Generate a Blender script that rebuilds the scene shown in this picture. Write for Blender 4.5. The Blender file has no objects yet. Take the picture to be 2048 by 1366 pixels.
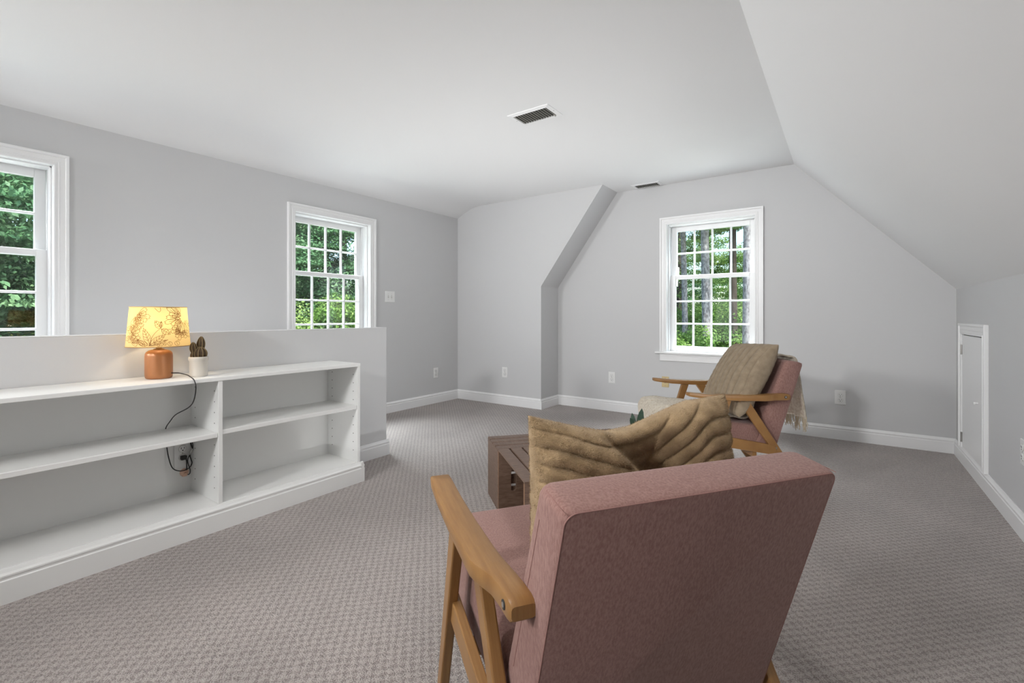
import bpy, bmesh, math, random
import numpy as np
from mathutils import Vector, Matrix
PI = math.pi
S = bpy.context.scene
COL = S.collection

# ------------------------------------------------------------------ camera, sky, sun, lights, exposure
cam_d = bpy.data.cameras.new('camera')
cam_d.sensor_width = 36.0
cam_d.lens = 940 / 2048 * 36
cam_d.shift_y = -52 / 2048
cam_d.clip_start = 0.02
cam = bpy.data.objects.new('camera', cam_d)
COL.objects.link(cam)
cam.location = (0, 0, 1.08)
cam.rotation_euler = (PI / 2, 0, math.radians(35.3))
S.camera = cam
S.view_settings.view_transform = 'Standard'
S.view_settings.look = 'None'
S.view_settings.exposure = 0.0
S.view_settings.gamma = 1.0
S.view_settings.use_curve_mapping = False

w = bpy.data.worlds.new('sky')
S.world = w
w.use_nodes = True
nt = w.node_tree
bg = nt.nodes['Background']
sky = nt.nodes.new('ShaderNodeTexSky')
sky.sky_type = 'NISHITA'
sky.sun_disc = False
sky.sun_elevation = math.radians(48)
sky.sun_rotation = math.radians(120)
nt.links.new(sky.outputs[0], bg.inputs[0])
bg.inputs[1].default_value = 0.42

def light(name, kind, loc, energy, color=(1, 1, 1), size=1.0, size_y=None, target=None, rot=None, spread=None):
    d = bpy.data.lights.new(name, kind)
    d.energy = energy
    d.color = color
    if kind == 'AREA':
        d.size = size
        if size_y:
            d.shape = 'RECTANGLE'
            d.size_y = size_y
        if spread:
            d.spread = math.radians(spread)
    elif kind == 'SUN':
        d.angle = size
    else:
        d.shadow_soft_size = size
    o = bpy.data.objects.new(name, d)
    COL.objects.link(o)
    o.location = loc
    if target is not None:
        o.rotation_euler = (Vector(target) - Vector(loc)).to_track_quat('-Z', 'Y').to_euler()
    if rot is not None:
        o.rotation_euler = rot
    return o

light('sun_light', 'SUN', (6, -5, 12), 8.0, (1.0, 0.95, 0.86), math.radians(0.6), target=(6 - 0.62, -5 + 0.42, 12 - 0.72))
# ceiling lamp just above the frame, then added fill lights without fixtures: stairwell, bounced, rear, side
light('ceiling_lamp_light', 'AREA', (-1.15, 0.35, 2.40), 14, (1.0, 0.975, 0.94), 0.30, target=(-1.15, 0.36, 0))
light('stair_fill_light', 'AREA', (-3.57, 0.9, 0.55), 7, (0.97, 0.985, 1.0), 0.7, 2.4, rot=(PI, 0, 0))  # added up-light hidden by the half wall, brightens ceiling and left wall
light('bounce_fill_light', 'AREA', (-1.7, -1.2, 1.0), 7, (0.97, 0.985, 1.0), 1.4, target=(-1.6, 0.2, 2.46))
light('bounce_fill_light', 'AREA', (-1.75, 3.0, 0.2), 17, (0.98, 0.99, 1.0), 3.2, 2.6, rot=(PI, 0, 0), spread=100)  # unseen fill added low in the view, bounced off the far ceiling
light('rear_fill_light', 'AREA', (-1.60, -2.35, 2.37), 44, (0.99, 0.995, 1.0), 0.4, target=(-1.2, 4.6, 1.75), spread=95)  # added fill from behind the camera for the far walls
light('rear_fill_light', 'AREA', (-3.80, -2.25, 2.10), 27, (0.99, 0.995, 1.0), 0.5, target=(-0.6, 4.6, 1.6), spread=95)
light('side_fill_light', 'AREA', (0.62, 2.05, 0.95), 4.5, (0.99, 0.995, 1.0), 0.5, target=(-4.0, 2.6, 1.0), spread=100)  # added fill from the right for the left wall and bookcase
# daylight falling steeply through the three windows, and added fill from below for light off the ground
light('window_daylight', 'AREA', (-5.35, 2.9, 3.6), 270, (0.88, 0.94, 1.0), 1.6, 1.3, target=(-4.2, 2.9, 1.4), spread=85)
light('window_daylight', 'AREA', (-5.35, 0.34, 3.6), 150, (0.88, 0.94, 1.0), 1.6, 1.3, target=(-4.2, 0.34, 1.5), spread=85)
light('window_daylight', 'AREA', (-1.11, 6.2, 3.6), 270, (0.88, 0.94, 1.0), 1.6, 1.3, target=(-1.11, 5.05, 1.5), spread=85)
light('ground_daylight_fill', 'AREA', (-5.9, 2.79, -0.6), 55, (0.97, 1.0, 0.98), 2.0, 1.4, target=(-4.1, 2.79, 1.35))
light('ground_daylight_fill', 'AREA', (-5.9, 0.34, -0.6), 40, (0.97, 1.0, 0.98), 2.0, 1.4, target=(-4.1, 0.34, 1.35))
light('ground_daylight_fill', 'AREA', (-1.11, 6.8, -0.6), 55, (0.97, 1.0, 0.98), 2.0, 1.4, target=(-1.11, 5.0, 1.35))

# ------------------------------------------------------------------ helpers
def link(o, parent=None):
    COL.objects.link(o)
    if parent is not None:
        o.parent = parent
    return o

def tag(o, label=None, cat=None, group=None, kind=None):
    if label: o['label'] = label
    if cat: o['category'] = cat
    if group: o['group'] = group
    if kind: o['kind'] = kind
    return o

def empty(name, loc=(0, 0, 0), rz=0.0, parent=None):
    o = bpy.data.objects.new(name, None)
    o.empty_display_size = 0.1
    link(o, parent)
    o.location = loc
    o.rotation_euler = (0, 0, rz)
    return o

def thing(name, label, cat, loc=(0, 0, 0), rz=0.0, group=None):
    return tag(empty(name, loc, rz), label, cat, group)

class MB:
    def __init__(self):
        self.bm = bmesh.new()
        self.M = Matrix.Identity(4)
    def _merge(self, bm2):
        me = bpy.data.meshes.new('tmp')
        bmesh.ops.recalc_face_normals(bm2, faces=bm2.faces)
        bm2.transform(self.M)
        bm2.to_mesh(me)
        bm2.free()
        self.bm.from_mesh(me)
        bpy.data.meshes.remove(me)
    def hexa(self, v8, bevel=0.0, seg=2):
        b = bmesh.new()
        vs = [b.verts.new(v) for v in v8]
        for f in ((0, 3, 2, 1), (4, 5, 6, 7), (0, 1, 5, 4), (1, 2, 6, 5), (2, 3, 7, 6), (3, 0, 4, 7)):
            b.faces.new([vs[i] for i in f])
        bmesh.ops.recalc_face_normals(b, faces=b.faces)
        if bevel > 0:
            bmesh.ops.bevel(b, geom=list(b.edges), offset=bevel, segments=seg, profile=0.5, affect='EDGES')
        self._merge(b)
        return self
    def box(self, a, c, bevel=0.0, seg=2):
        (x0, y0, z0), (x1, y1, z1) = a, c
        x0, x1 = min(x0, x1), max(x0, x1); y0, y1 = min(y0, y1), max(y0, y1); z0, z1 = min(z0, z1), max(z0, z1)
        return self.hexa([(x0, y0, z0), (x1, y0, z0), (x1, y1, z0), (x0, y1, z0), (x0, y0, z1), (x1, y0, z1), (x1, y1, z1), (x0, y1, z1)], bevel, seg)
    def bar(self, p0, p1, wx, dy, bevel=0.004, wx1=None, dy1=None):
        wx1 = wx if wx1 is None else wx1; dy1 = dy if dy1 is None else dy1
        def ring(p, a, b):
            return [(p[0] - a / 2, p[1] - b / 2, p[2]), (p[0] + a / 2, p[1] - b / 2, p[2]), (p[0] + a / 2, p[1] + b / 2, p[2]), (p[0] - a / 2, p[1] + b / 2, p[2])]
        return self.hexa(ring(p0, wx, dy) + ring(p1, wx1, dy1), bevel)
    def prism(self, poly, axis, a0, a1, bevel=0.0):
        def P(u, v, t):
            return {'x': (t, u, v), 'y': (u, t, v), 'z': (u, v, t)}[axis]
        b = bmesh.new()
        A = [b.verts.new(P(u, v, a0)) for u, v in poly]
        B = [b.verts.new(P(u, v, a1)) for u, v in poly]
        n = len(poly)
        b.faces.new(A); b.faces.new(B[::-1])
        for i in range(n):
            b.faces.new((A[i], A[(i + 1) % n], B[(i + 1) % n], B[i]))
        bmesh.ops.recalc_face_normals(b, faces=b.faces)
        if bevel > 0:
            bmesh.ops.bevel(b, geom=list(b.edges), offset=bevel, segments=2, profile=0.5, affect='EDGES')
        self._merge(b)
        return self
    def loft(self, rings, cap=True, close=True):
        b = bmesh.new()
        R = [[b.verts.new(p) for p in r] for r in rings]
        n = len(rings[0])
        for i in range(len(R) - 1):
            for j in range(n if close else n - 1):
                b.faces.new((R[i][j], R[i][(j + 1) % n], R[i + 1][(j + 1) % n], R[i + 1][j]))
        if cap:
            b.faces.new(R[0][::-1]); b.faces.new(R[-1])
        self._merge(b)
        return self
    def lathe(self, prof, n=32, c=(0, 0, 0), cap=True, sx=1.0, sy=1.0):
        return self.loft([[(c[0] + r * sx * math.cos(2 * PI * k / n), c[1] + r * sy * math.sin(2 * PI * k / n), c[2] + z) for k in range(n)] for r, z in prof], cap)
    def tube(self, pts, r, n=8, cap=True):
        pts = [Vector(p) for p in pts]
        rings = []
        up = Vector((0.13, 0.31, 1)).normalized()
        for i, p in enumerate(pts):
            t = (pts[min(i + 1, len(pts) - 1)] - pts[max(i - 1, 0)])
            t = t.normalized() if t.length > 1e-9 else Vector((0, 0, 1))
            a = t.cross(up)
            if a.length < 1e-3: a = t.cross(Vector((1, 0, 0)))
            a.normalize(); bb = t.cross(a).normalized()
            rr = r[i] if isinstance(r, (list, tuple)) else r
            rings.append([tuple(p + rr * (math.cos(2 * PI * k / n) * a + math.sin(2 * PI * k / n) * bb)) for k in range(n)])
        return self.loft(rings, cap)
    def disc_axis(self, c, axis, r, d, n=16):
        """short cylinder from c along axis for d"""
        a = Vector(axis).normalized()
        return self.tube([Vector(c), Vector(c) + a * d], r, n)
    def build(self, name, m, parent=None, smooth=None, **kw):
        me = bpy.data.meshes.new(name)
        self.bm.to_mesh(me)
        self.bm.free()
        if m: me.materials.append(m)
        o = bpy.data.objects.new(name, me)
        link(o, parent)
        if smooth is not None:
            shade(me, smooth)
        tag(o, **kw)
        return o

def shade(me, angle=40):
    me.polygons.foreach_set('use_smooth', [True] * len(me.polygons))
    me.set_sharp_from_angle(angle=math.radians(angle))

def np_mesh(name, V, F, m, parent=None, smooth=False):
    """F: (n,3) or (n,4) int array"""
    V = np.asarray(V, np.float32); F = np.asarray(F, np.int32)
    me = bpy.data.meshes.new(name)
    k = F.shape[1]
    me.vertices.add(len(V)); me.vertices.foreach_set('co', V.ravel())
    me.loops.add(F.size); me.loops.foreach_set('vertex_index', F.ravel())
    me.polygons.add(len(F)); me.polygons.foreach_set('loop_start', np.arange(0, F.size, k, dtype=np.int32))
    me.polygons.foreach_set('loop_total', np.full(len(F), k, np.int32))
    me.update(calc_edges=True); me.validate()
    if m: me.materials.append(m)
    if smooth: me.polygons.foreach_set('use_smooth', [True] * len(me.polygons))
    o = bpy.data.objects.new(name, me)
    return link(o, parent)

def spline(pts, n=6):
    pts = [Vector(p) for p in pts]
    out = []
    for i in range(len(pts) - 1):
        p0, p1, p2, p3 = pts[max(i - 1, 0)], pts[i], pts[i + 1], pts[min(i + 2, len(pts) - 1)]
        for k in range(n):
            t = k / n
            out.append(0.5 * ((2 * p1) + (p2 - p0) * t + (2 * p0 - 5 * p1 + 4 * p2 - p3) * t * t + (3 * p1 - p0 - 3 * p2 + p3) * t ** 3))
    out.append(pts[-1])
    return out

def copy_tree(o, parent=None):
    c = o.copy(); COL.objects.link(c)
    if parent is not None: c.parent = parent
    for ch in list(o.children): copy_tree(ch, c)
    return c

# ------------------------------------------------------------------ materials
def mat(name, color, rough=0.5, spec=0.5, metal=0.0, noise=None, bump=None, sheen=0.0, coat=0.0):
    """noise=(scale,(stretch xyz),amount,color2)  bump=(scale,strength,(stretch))"""
    m = bpy.data.materials.new(name); m.use_nodes = True
    t = m.node_tree; p = t.nodes['Principled BSDF']
    p.inputs['Base Color'].default_value = (*color, 1)
    p.inputs['Roughness'].default_value = rough
    p.inputs['Specular IOR Level'].default_value = spec
    p.inputs['Metallic'].default_value = metal
    p.inputs['Sheen Weight'].default_value = sheen
    p.inputs['Coat Weight'].default_value = coat
    tc = t.nodes.new('ShaderNodeTexCoord')
    def ntex(scale, stretch, detail=4):
        mp = t.nodes.new('ShaderNodeMapping'); mp.inputs['Scale'].default_value = stretch
        t.links.new(tc.outputs['Object'], mp.inputs['Vector'])
        n = t.nodes.new('ShaderNodeTexNoise'); n.inputs['Scale'].default_value = scale; n.inputs['Detail'].default_value = detail
        t.links.new(mp.outputs[0], n.inputs['Vector'])
        return n
    if noise:
        n = ntex(noise[0], noise[1])
        r = t.nodes.new('ShaderNodeMapRange'); r.inputs[1].default_value = 0.5 - noise[2]; r.inputs[2].default_value = 0.5 + noise[2]
        t.links.new(n.outputs['Fac'], r.inputs[0])
        mx = t.nodes.new('ShaderNodeMix'); mx.data_type = 'RGBA'
        mx.inputs[6].default_value = (*color, 1); mx.inputs[7].default_value = (*noise[3], 1)
        t.links.new(r.outputs[0], mx.inputs[0]); t.links.new(mx.outputs[2], p.inputs['Base Color'])
    if bump:
        n = ntex(bump[0], bump[2] if len(bump) > 2 else (1, 1, 1), 3)
        b = t.nodes.new('ShaderNodeBump'); b.inputs['Strength'].default_value = bump[1]; b.inputs['Distance'].default_value = 0.004
        t.links.new(n.outputs['Fac'], b.inputs['Height']); t.links.new(b.outputs[0], p.inputs['Normal'])
    return m

M = {}
M['wall'] = mat('wall_paint_grey', (0.60, 0.60, 0.603), 0.75, 0.25, bump=(260, 0.05))
M['ceil'] = mat('ceiling_paint_white', (0.80, 0.80, 0.80), 0.85, 0.2, bump=(200, 0.04))
M['trim'] = mat('trim_paint_white', (0.84, 0.84, 0.84), 0.34, 0.5)
M['shelf'] = mat('shelf_paint_white', (0.84, 0.84, 0.825), 0.36, 0.5)
M['shelfback'] = mat('shelf_back_paint', (0.74, 0.74, 0.725), 0.5, 0.4)
M['plastic'] = mat('white_plastic', (0.80, 0.80, 0.79), 0.3, 0.5)
M['almond'] = mat('almond_plastic', (0.60, 0.47, 0.24), 0.35, 0.5)
M['dark'] = mat('dark_slot', (0.03, 0.03, 0.03), 0.6)
M['ventdark'] = mat('vent_dark', (0.035, 0.034, 0.03), 0.8)
M['slat'] = mat('vent_slat_grey', (0.50, 0.49, 0.45), 0.5)
M['wood'] = mat('honey_wood', (0.315, 0.165, 0.055), 0.36, 0.5, noise=(9, (14, 1.2, 1.2), 0.22, (0.235, 0.112, 0.034)), bump=(60, 0.03, (10, 1, 1)))
M['pink'] = mat('pink_fabric', (0.335, 0.197, 0.168), 0.95, 0.12, noise=(240, (1, 1, 0.35), 0.16, (0.245, 0.13, 0.113)), bump=(900, 0.35), sheen=0.15)
M['pinkseam'] = mat('pink_piping', (0.31, 0.172, 0.15), 0.95, 0.1)
M['fur'] = mat('brown_fur', (0.47, 0.333, 0.19), 0.9, 0.1, noise=(30, (1, 1, 1), 0.22, (0.29, 0.197, 0.105)), bump=(420, 0.8), sheen=0.15)
M['furfar'] = mat('taupe_fur', (0.355, 0.28, 0.195), 0.9, 0.1, noise=(30, (1, 1, 1), 0.22, (0.26, 0.20, 0.135)), bump=(420, 0.8), sheen=0.15)
M['crate'] = mat('walnut_stain', (0.09, 0.050, 0.032), 0.45, 0.5, noise=(14, (9, 1.5, 9), 0.25, (0.175, 0.112, 0.08)), bump=(50, 0.12, (8, 1, 8)))
M['crateedge'] = mat('walnut_stain_edge', (0.21, 0.12, 0.07), 0.6, 0.3)
M['steel'] = mat('steel', (0.62, 0.60, 0.57), 0.3, 0.5, 1.0)
M['hinge'] = mat('hinge_steel', (0.45, 0.44, 0.42), 0.35, 0.5, 0.9)
M['black'] = mat('black_rubber', (0.018, 0.017, 0.017), 0.5, 0.4)
M['copper'] = mat('copper_glaze', (0.43, 0.19, 0.078), 0.38, 0.5, 0.25, noise=(7, (1, 1, 0.5), 0.3, (0.36, 0.14, 0.05)), bump=(40, 0.05))
M['brass'] = mat('aged_brass', (0.35, 0.2, 0.09), 0.4, 0.5, 0.8)
M['pot'] = mat('white_ceramic', (0.60, 0.56, 0.50), 0.35, 0.5)
M['soil'] = mat('soil', (0.06, 0.04, 0.025), 0.95)
M['cactus'] = mat('cactus_skin', (0.050, 0.028, 0.014), 0.6, 0.3, noise=(60, (1, 1, 1), 0.2, (0.09, 0.06, 0.03)))
M['cactusrib'] = mat('cactus_rib_spines', (0.24, 0.175, 0.09), 0.8, 0.2)
M['leafdark'] = mat('dark_green_leaf', (0.022, 0.045, 0.03), 0.42, 0.5, noise=(12, (1, 1, 5), 0.2, (0.035, 0.07, 0.045)))
M['peach'] = mat('peach_reflection', (0.66, 0.42, 0.31), 0.35, 0.5)
M['clear'] = mat('pale_grey_plastic', (0.55, 0.55, 0.52), 0.25, 0.5)
M['print'] = mat('shade_print_ink', (0.24, 0.11, 0.035), 0.9, 0.1)
M['knit'] = mat('cream_knit', (0.62, 0.565, 0.475), 0.95, 0.1, noise=(70, (1, 1, 1), 0.16, (0.47, 0.40, 0.31)), bump=(150, 0.9), sheen=0.2)
M['fringe'] = mat('cream_yarn', (0.50, 0.43, 0.32), 0.95, 0.1)
M['bark'] = mat('pale_bark', (0.50, 0.47, 0.49), 0.95, 0.1, noise=(30, (1, 1, 0.5), 0.12, (0.22, 0.20, 0.21)), bump=(40, 1.0))
M['barkdark'] = mat('dark_bark', (0.10, 0.085, 0.075), 0.95, 0.1, noise=(12, (1, 1, 0.3), 0.2, (0.05, 0.04, 0.035)))
M['grass'] = mat('grass', (0.07, 0.12, 0.03), 0.95, 0.1, noise=(3, (1, 1, 1), 0.2, (0.05, 0.07, 0.02)))

def leaf_mat(name, c1, c2, c3):
    m = bpy.data.materials.new(name); m.use_nodes = True
    t = m.node_tree; p = t.nodes['Principled BSDF']; out = t.nodes['Material Output']
    tc = t.nodes.new('ShaderNodeTexCoord')
    n = t.nodes.new('ShaderNodeTexNoise'); n.inputs['Scale'].default_value = 1.6; n.inputs['Detail'].default_value = 6
    t.links.new(tc.outputs['Object'], n.inputs['Vector'])
    cr = t.nodes.new('ShaderNodeValToRGB'); e = cr.color_ramp.elements
    e[0].position = 0.36; e[0].color = (*c1, 1); e[1].position = 0.64; e[1].color = (*c3, 1)
    k = e.new(0.5); k.color = (*c2, 1)
    t.links.new(n.outputs['Fac'], cr.inputs[0]); t.links.new(cr.outputs[0], p.inputs['Base Color'])
    p.inputs['Roughness'].default_value = 0.5; p.inputs['Specular IOR Level'].default_value = 0.35
    tr = t.nodes.new('ShaderNodeBsdfTranslucent'); t.links.new(cr.outputs[0], tr.inputs[0])
    mx = t.nodes.new('ShaderNodeMixShader'); mx.inputs[0].default_value = 0.3
    t.links.new(p.outputs[0], mx.inputs[1]); t.links.new(tr.outputs[0], mx.inputs[2]); t.links.new(mx.outputs[0], out.inputs['Surface'])
    return m
M['leafA'] = leaf_mat('leaves_blue_green', (0.05, 0.13, 0.05), (0.13, 0.28, 0.13), (0.27, 0.45, 0.23))
M['leafB'] = leaf_mat('leaves_fresh_green', (0.07, 0.17, 0.03), (0.21, 0.38, 0.085), (0.40, 0.55, 0.19))
M['leafC'] = leaf_mat('leaves_yellow_green', (0.12, 0.17, 0.03), (0.34, 0.34, 0.09), (0.50, 0.40, 0.15))

def glass_mat():
    m = bpy.data.materials.new('window_glass'); m.use_nodes = True
    t = m.node_tree; out = t.nodes['Material Output']; t.nodes.remove(t.nodes['Principled BSDF'])
    tr = t.nodes.new('ShaderNodeBsdfTransparent'); tr.inputs[0].default_value = (0.95, 0.97, 0.96, 1)
    gl = t.nodes.new('ShaderNodeBsdfGlossy'); gl.inputs['Roughness'].default_value = 0.02
    lw = t.nodes.new('ShaderNodeLayerWeight'); pw = t.nodes.new('ShaderNodeMath'); pw.operation = 'POWER'; pw.inputs[1].default_value = 5
    t.links.new(lw.outputs['Facing'], pw.inputs[0])
    fr = t.nodes.new('ShaderNodeMath'); fr.operation = 'MULTIPLY_ADD'; fr.inputs[1].default_value = 0.9; fr.inputs[2].default_value = 0.035
    t.links.new(pw.outputs[0], fr.inputs[0])
    mx = t.nodes.new('ShaderNodeMixShader')
    t.links.new(fr.outputs[0], mx.inputs[0]); t.links.new(tr.outputs[0], mx.inputs[1]); t.links.new(gl.outputs[0], mx.inputs[2])
    t.links.new(mx.outputs[0], out.inputs['Surface'])
    return m
M['glass'] = glass_mat()

def shade_mat():
    m = bpy.data.materials.new('lamp_shade_linen'); m.use_nodes = True
    t = m.node_tree; out = t.nodes['Material Output']; t.nodes.remove(t.nodes['Principled BSDF'])
    df = t.nodes.new('ShaderNodeBsdfDiffuse'); df.inputs[0].default_value = (0.74, 0.56, 0.30, 1)
    tr = t.nodes.new('ShaderNodeBsdfTranslucent'); tr.inputs[0].default_value = (0.80, 0.63, 0.31, 1)
    mx = t.nodes.new('ShaderNodeMixShader'); mx.inputs[0].default_value = 0.5
    t.links.new(df.outputs[0], mx.inputs[1]); t.links.new(tr.outputs[0], mx.inputs[2]); t.links.new(mx.outputs[0], out.inputs['Surface'])
    return m
M['shade'] = shade_mat()

def emis(name, c, s):
    m = bpy.data.materials.new(name); m.use_nodes = True
    p = m.node_tree.nodes['Principled BSDF']
    p.inputs['Emission Color'].default_value = (*c, 1); p.inputs['Emission Strength'].default_value = s
    return m
M['bulb'] = emis('bulb_glow', (1, 0.8, 0.5), 6)

def carpet_mat():
    m = bpy.data.materials.new('loop_carpet'); m.use_nodes = True
    t = m.node_tree; p = t.nodes['Principled BSDF']; L = t.links.new
    def nd(k, **a):
        n = t.nodes.new(k)
        for x, v in a.items(): setattr(n, x, v)
        return n
    tc = nd('ShaderNodeTexCoord')
    # wobble
    wn = nd('ShaderNodeTexNoise'); wn.inputs['Scale'].default_value = 38; wn.inputs['Detail'].default_value = 2
    L(tc.outputs['Object'], wn.inputs['Vector'])
    sub = nd('ShaderNodeVectorMath', operation='SUBTRACT'); sub.inputs[1].default_value = (0.5, 0.5, 0.5); L(wn.outputs['Color'], sub.inputs[0])
    sc = nd('ShaderNodeVectorMath', operation='SCALE'); sc.inputs['Scale'].default_value = 0.026; L(sub.outputs[0], sc.inputs[0])
    ad = nd('ShaderNodeVectorMath', operation='ADD'); L(tc.outputs['Object'], ad.inputs[0]); L(sc.outputs[0], ad.inputs[1])
    sep = nd('ShaderNodeSeparateXYZ'); L(ad.outputs[0], sep.inputs[0])
    def sn(sock, per):
        a = nd('ShaderNodeMath', operation='MULTIPLY'); a.inputs[1].default_value = 2 * PI / per; L(sock, a.inputs[0])
        b = nd('ShaderNodeMath', operation='SINE'); L(a.outputs[0], b.inputs[0]); return b.outputs[0]
    def prod(a, b):
        c = nd('ShaderNodeMath', operation='MULTIPLY'); L(a, c.inputs[0]); L(b, c.inputs[1]); return c.outputs[0]
    lat = prod(sn(sep.outputs[0], 0.040), sn(sep.outputs[1], 0.040))
    fine = nd('ShaderNodeTexNoise'); fine.inputs['Scale'].default_value = 210; fine.inputs['Detail'].default_value = 2; L(tc.outputs['Object'], fine.inputs['Vector'])
    mul = nd('ShaderNodeMath', operation='MULTIPLY_ADD'); mul.inputs[1].default_value = 0.20; mul.inputs[2].default_value = 0.5; L(lat, mul.inputs[0])
    hf = nd('ShaderNodeMath', operation='MULTIPLY_ADD'); hf.inputs[1].default_value = 0.9; L(fine.outputs['Fac'], hf.inputs[0]); L(mul.outputs[0], hf.inputs[2])
    big = nd('ShaderNodeTexNoise'); big.inputs['Scale'].default_value = 1.7; big.inputs['Detail'].default_value = 4; L(tc.outputs['Object'], big.inputs['Vector'])
    cr = nd('ShaderNodeValToRGB'); e = cr.color_ramp.elements
    e[0].position = 0.56; e[0].color = (0.12, 0.10, 0.092, 1)
    e[1].position = 1.26; e[1].color = (0.45, 0.405, 0.38, 1)
    k = e.new(0.90); k.color = (0.285, 0.245, 0.228, 1)
    hc = nd('ShaderNodeMath', operation='MULTIPLY_ADD'); hc.inputs[1].default_value = 0.105; hc.inputs[2].default_value = 0.5; L(lat, hc.inputs[0])  # hollows between loops darkened in the colour, as their shade
    hc2 = nd('ShaderNodeMath', operation='MULTIPLY_ADD'); hc2.inputs[1].default_value = 0.9; L(fine.outputs['Fac'], hc2.inputs[0]); L(hc.outputs[0], hc2.inputs[2])
    L(hc2.outputs[0], cr.inputs[0])
    rg = nd('ShaderNodeMapRange'); rg.inputs[1].default_value = 0.3; rg.inputs[2].default_value = 0.7; rg.inputs[3].default_value = 0.88; rg.inputs[4].default_value = 1.1
    L(big.outputs['Fac'], rg.inputs[0])
    vs = nd('ShaderNodeVectorMath', operation='SCALE'); L(cr.outputs[0], vs.inputs[0]); L(rg.outputs[0], vs.inputs['Scale'])
    L(vs.outputs[0], p.inputs['Base Color'])
    p.inputs['Roughness'].default_value = 0.9; p.inputs['Specular IOR Level'].default_value = 0.15; p.inputs['Sheen Weight'].default_value = 0.25
    b = nd('ShaderNodeBump'); b.inputs['Strength'].default_value = 0.8; b.inputs['Distance'].default_value = 0.009
    L(hf.outputs[0], b.inputs['Height']); L(b.outputs[0], p.inputs['Normal'])
    return m
M['carpet'] = carpet_mat()

# ------------------------------------------------------------------ room shell
XL, YB, Y1, XK = -4.131, 4.998, 4.606, 0.711
YR = -2.6            # rear wall, behind the camera
ZC = 2.464
XR = -0.378          # ridge where the flat ceiling meets the right slope
ZK = 1.285
TW = 0.24            # wall thickness
STRUCT = dict(kind='structure')

MB().box((XL - TW, YR - TW, -0.12), (XK + TW, YB + TW, 0)).build('floor', M['carpet'], **STRUCT)

def wall_with_holes(name, axis, at, out, a0, a1, z1, holes):
    """axis 'x': wall plane x=at, running along y; out=+1/-1 thickness direction"""
    mb = MB()
    def bx(u0, u1, za, zb):
        if u1 - u0 < 1e-4 or zb - za < 1e-4: return
        if axis == 'x': mb.box((at, u0, za), (at + out * TW, u1, zb))
        else: mb.box((u0, at, za), (u1, at + out * TW, zb))
    u = a0
    for (h0, h1, hz0, hz1) in sorted(holes):
        bx(u, h0, 0, z1); bx(h0, h1, 0, hz0); bx(h0, h1, hz1, z1); u = h1
    bx(u, a1, 0, z1)
    return mb.build(name, M['wall'], **STRUCT)

OH = 0.418; OZ0, OZ1 = 0.69, 2.04
W1C, W2C, W3C = 0.34, 2.79, -1.115
wall_with_holes('wall_left', 'x', XL, -1, YR - TW, YB + TW, 2.62, [(W1C - OH, W1C + OH, OZ0, OZ1), (W2C - OH, W2C + OH, OZ0, OZ1)])
wall_with_holes('wall_back', 'y', YB, 1, XL - TW, XK + TW, 2.62, [(W3C - OH, W3C + OH, OZ0, OZ1)])
wall_with_holes('wall_right', 'x', XK, 1, YR - TW, YB, ZK + 0.02, [])
wall_with_holes('wall_rear', 'y', YR, -1, XL, XK, 2.62, [])
# the projecting end wall with the slanted soffit
MB().prism([(XL, 0), (-2.852, 0), (-2.852, 1.417), (-2.052, ZC + 0.05), (XL, ZC + 0.05)], 'y', Y1, YB).build('wall_back_left', M['wall'], **STRUCT)
# ceiling: curved cove on the left, flat middle; then the slope on the right
cove = [(XL - 0.001, 2.345), (XL + 0.10, 2.389), (XL + 0.185, 2.424), (XL + 0.25, 2.446), (XL + 0.32, 2.459), (XL + 0.41, ZC)]
mb = MB()
mb.prism(cove + [(XR, ZC), (XR + 0.12, ZC + 0.16), (XL - TW, ZC + 0.16), (XL - TW, 2.345)], 'y', YR - TW, YB + TW)
mb.build('ceiling', M['ceil'], smooth=25, **STRUCT)
sl = (ZC - ZK) / (XK - XR)
mb = MB()
mb.prism([(XR, ZC), (XK, ZK), (XK + TW, ZK - sl * TW), (XK + TW, ZK - sl * TW + 0.22), (XR, ZC + 0.22)], 'y', YR - TW, YB + TW)
mb.build('ceiling_slope', M['ceil'], **STRUCT)

# stair half wall
XW = -2.91; HWY = 2.42; HWZ = 0.987
MB().box((XW - 0.12, -1.6, 0), (XW, HWY, HWZ - 0.002), 0.002, 1).build('wall_half', M['wall'], **STRUCT)
MB().box((XW - 0.1205, -1.6, HWZ - 0.002), (XW + 0.0005, HWY + 0.0005, HWZ)).build('trim_1', M['trim'], **STRUCT)

# baseboards
def bb_prof(side=1):
    return [(0, 0), (0.0165, 0), (0.0165, 0.082), (0.013, 0.086), (0.013, 0.092), (0.0155, 0.095), (0.0155, 0.101), (0.009, 0.108), (0.004, 0.118), (0, 0.118)]
def baseboard(name, segs):
    """segs: list of (axis, at, dir, a0, a1)"""
    mb = MB()
    for axis, at, d, a0, a1 in segs:
        pr = [(at + d * u, v) for u, v in bb_prof()]
        mb.prism(pr, 'y' if axis == 'x' else 'x', a0, a1) if axis == 'x' else mb.prism(pr, 'x', a0, a1)
    return mb.build(name, M['trim'], **STRUCT)
baseboard('baseboard_left', [('x', XL, 1, YR, Y1)])
baseboard('baseboard_back_left', [('y', Y1, -1, XL, -2.852)])
baseboard('baseboard_return', [('x', -2.852, 1, Y1 - 0.0165, YB)])
baseboard('baseboard_back', [('y', YB, -1, -2.852, XK)])
baseboard('baseboard_right', [('x', XK, -1, YR, YB)])
baseboard('baseboard_half', [('x', XW, 1, 1.95, HWY + 0.0165), ('y', HWY, 1, XW - 0.12, XW)])
baseboard('baseboard_rear', [('y', YR, 1, XL, XK)])

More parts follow.
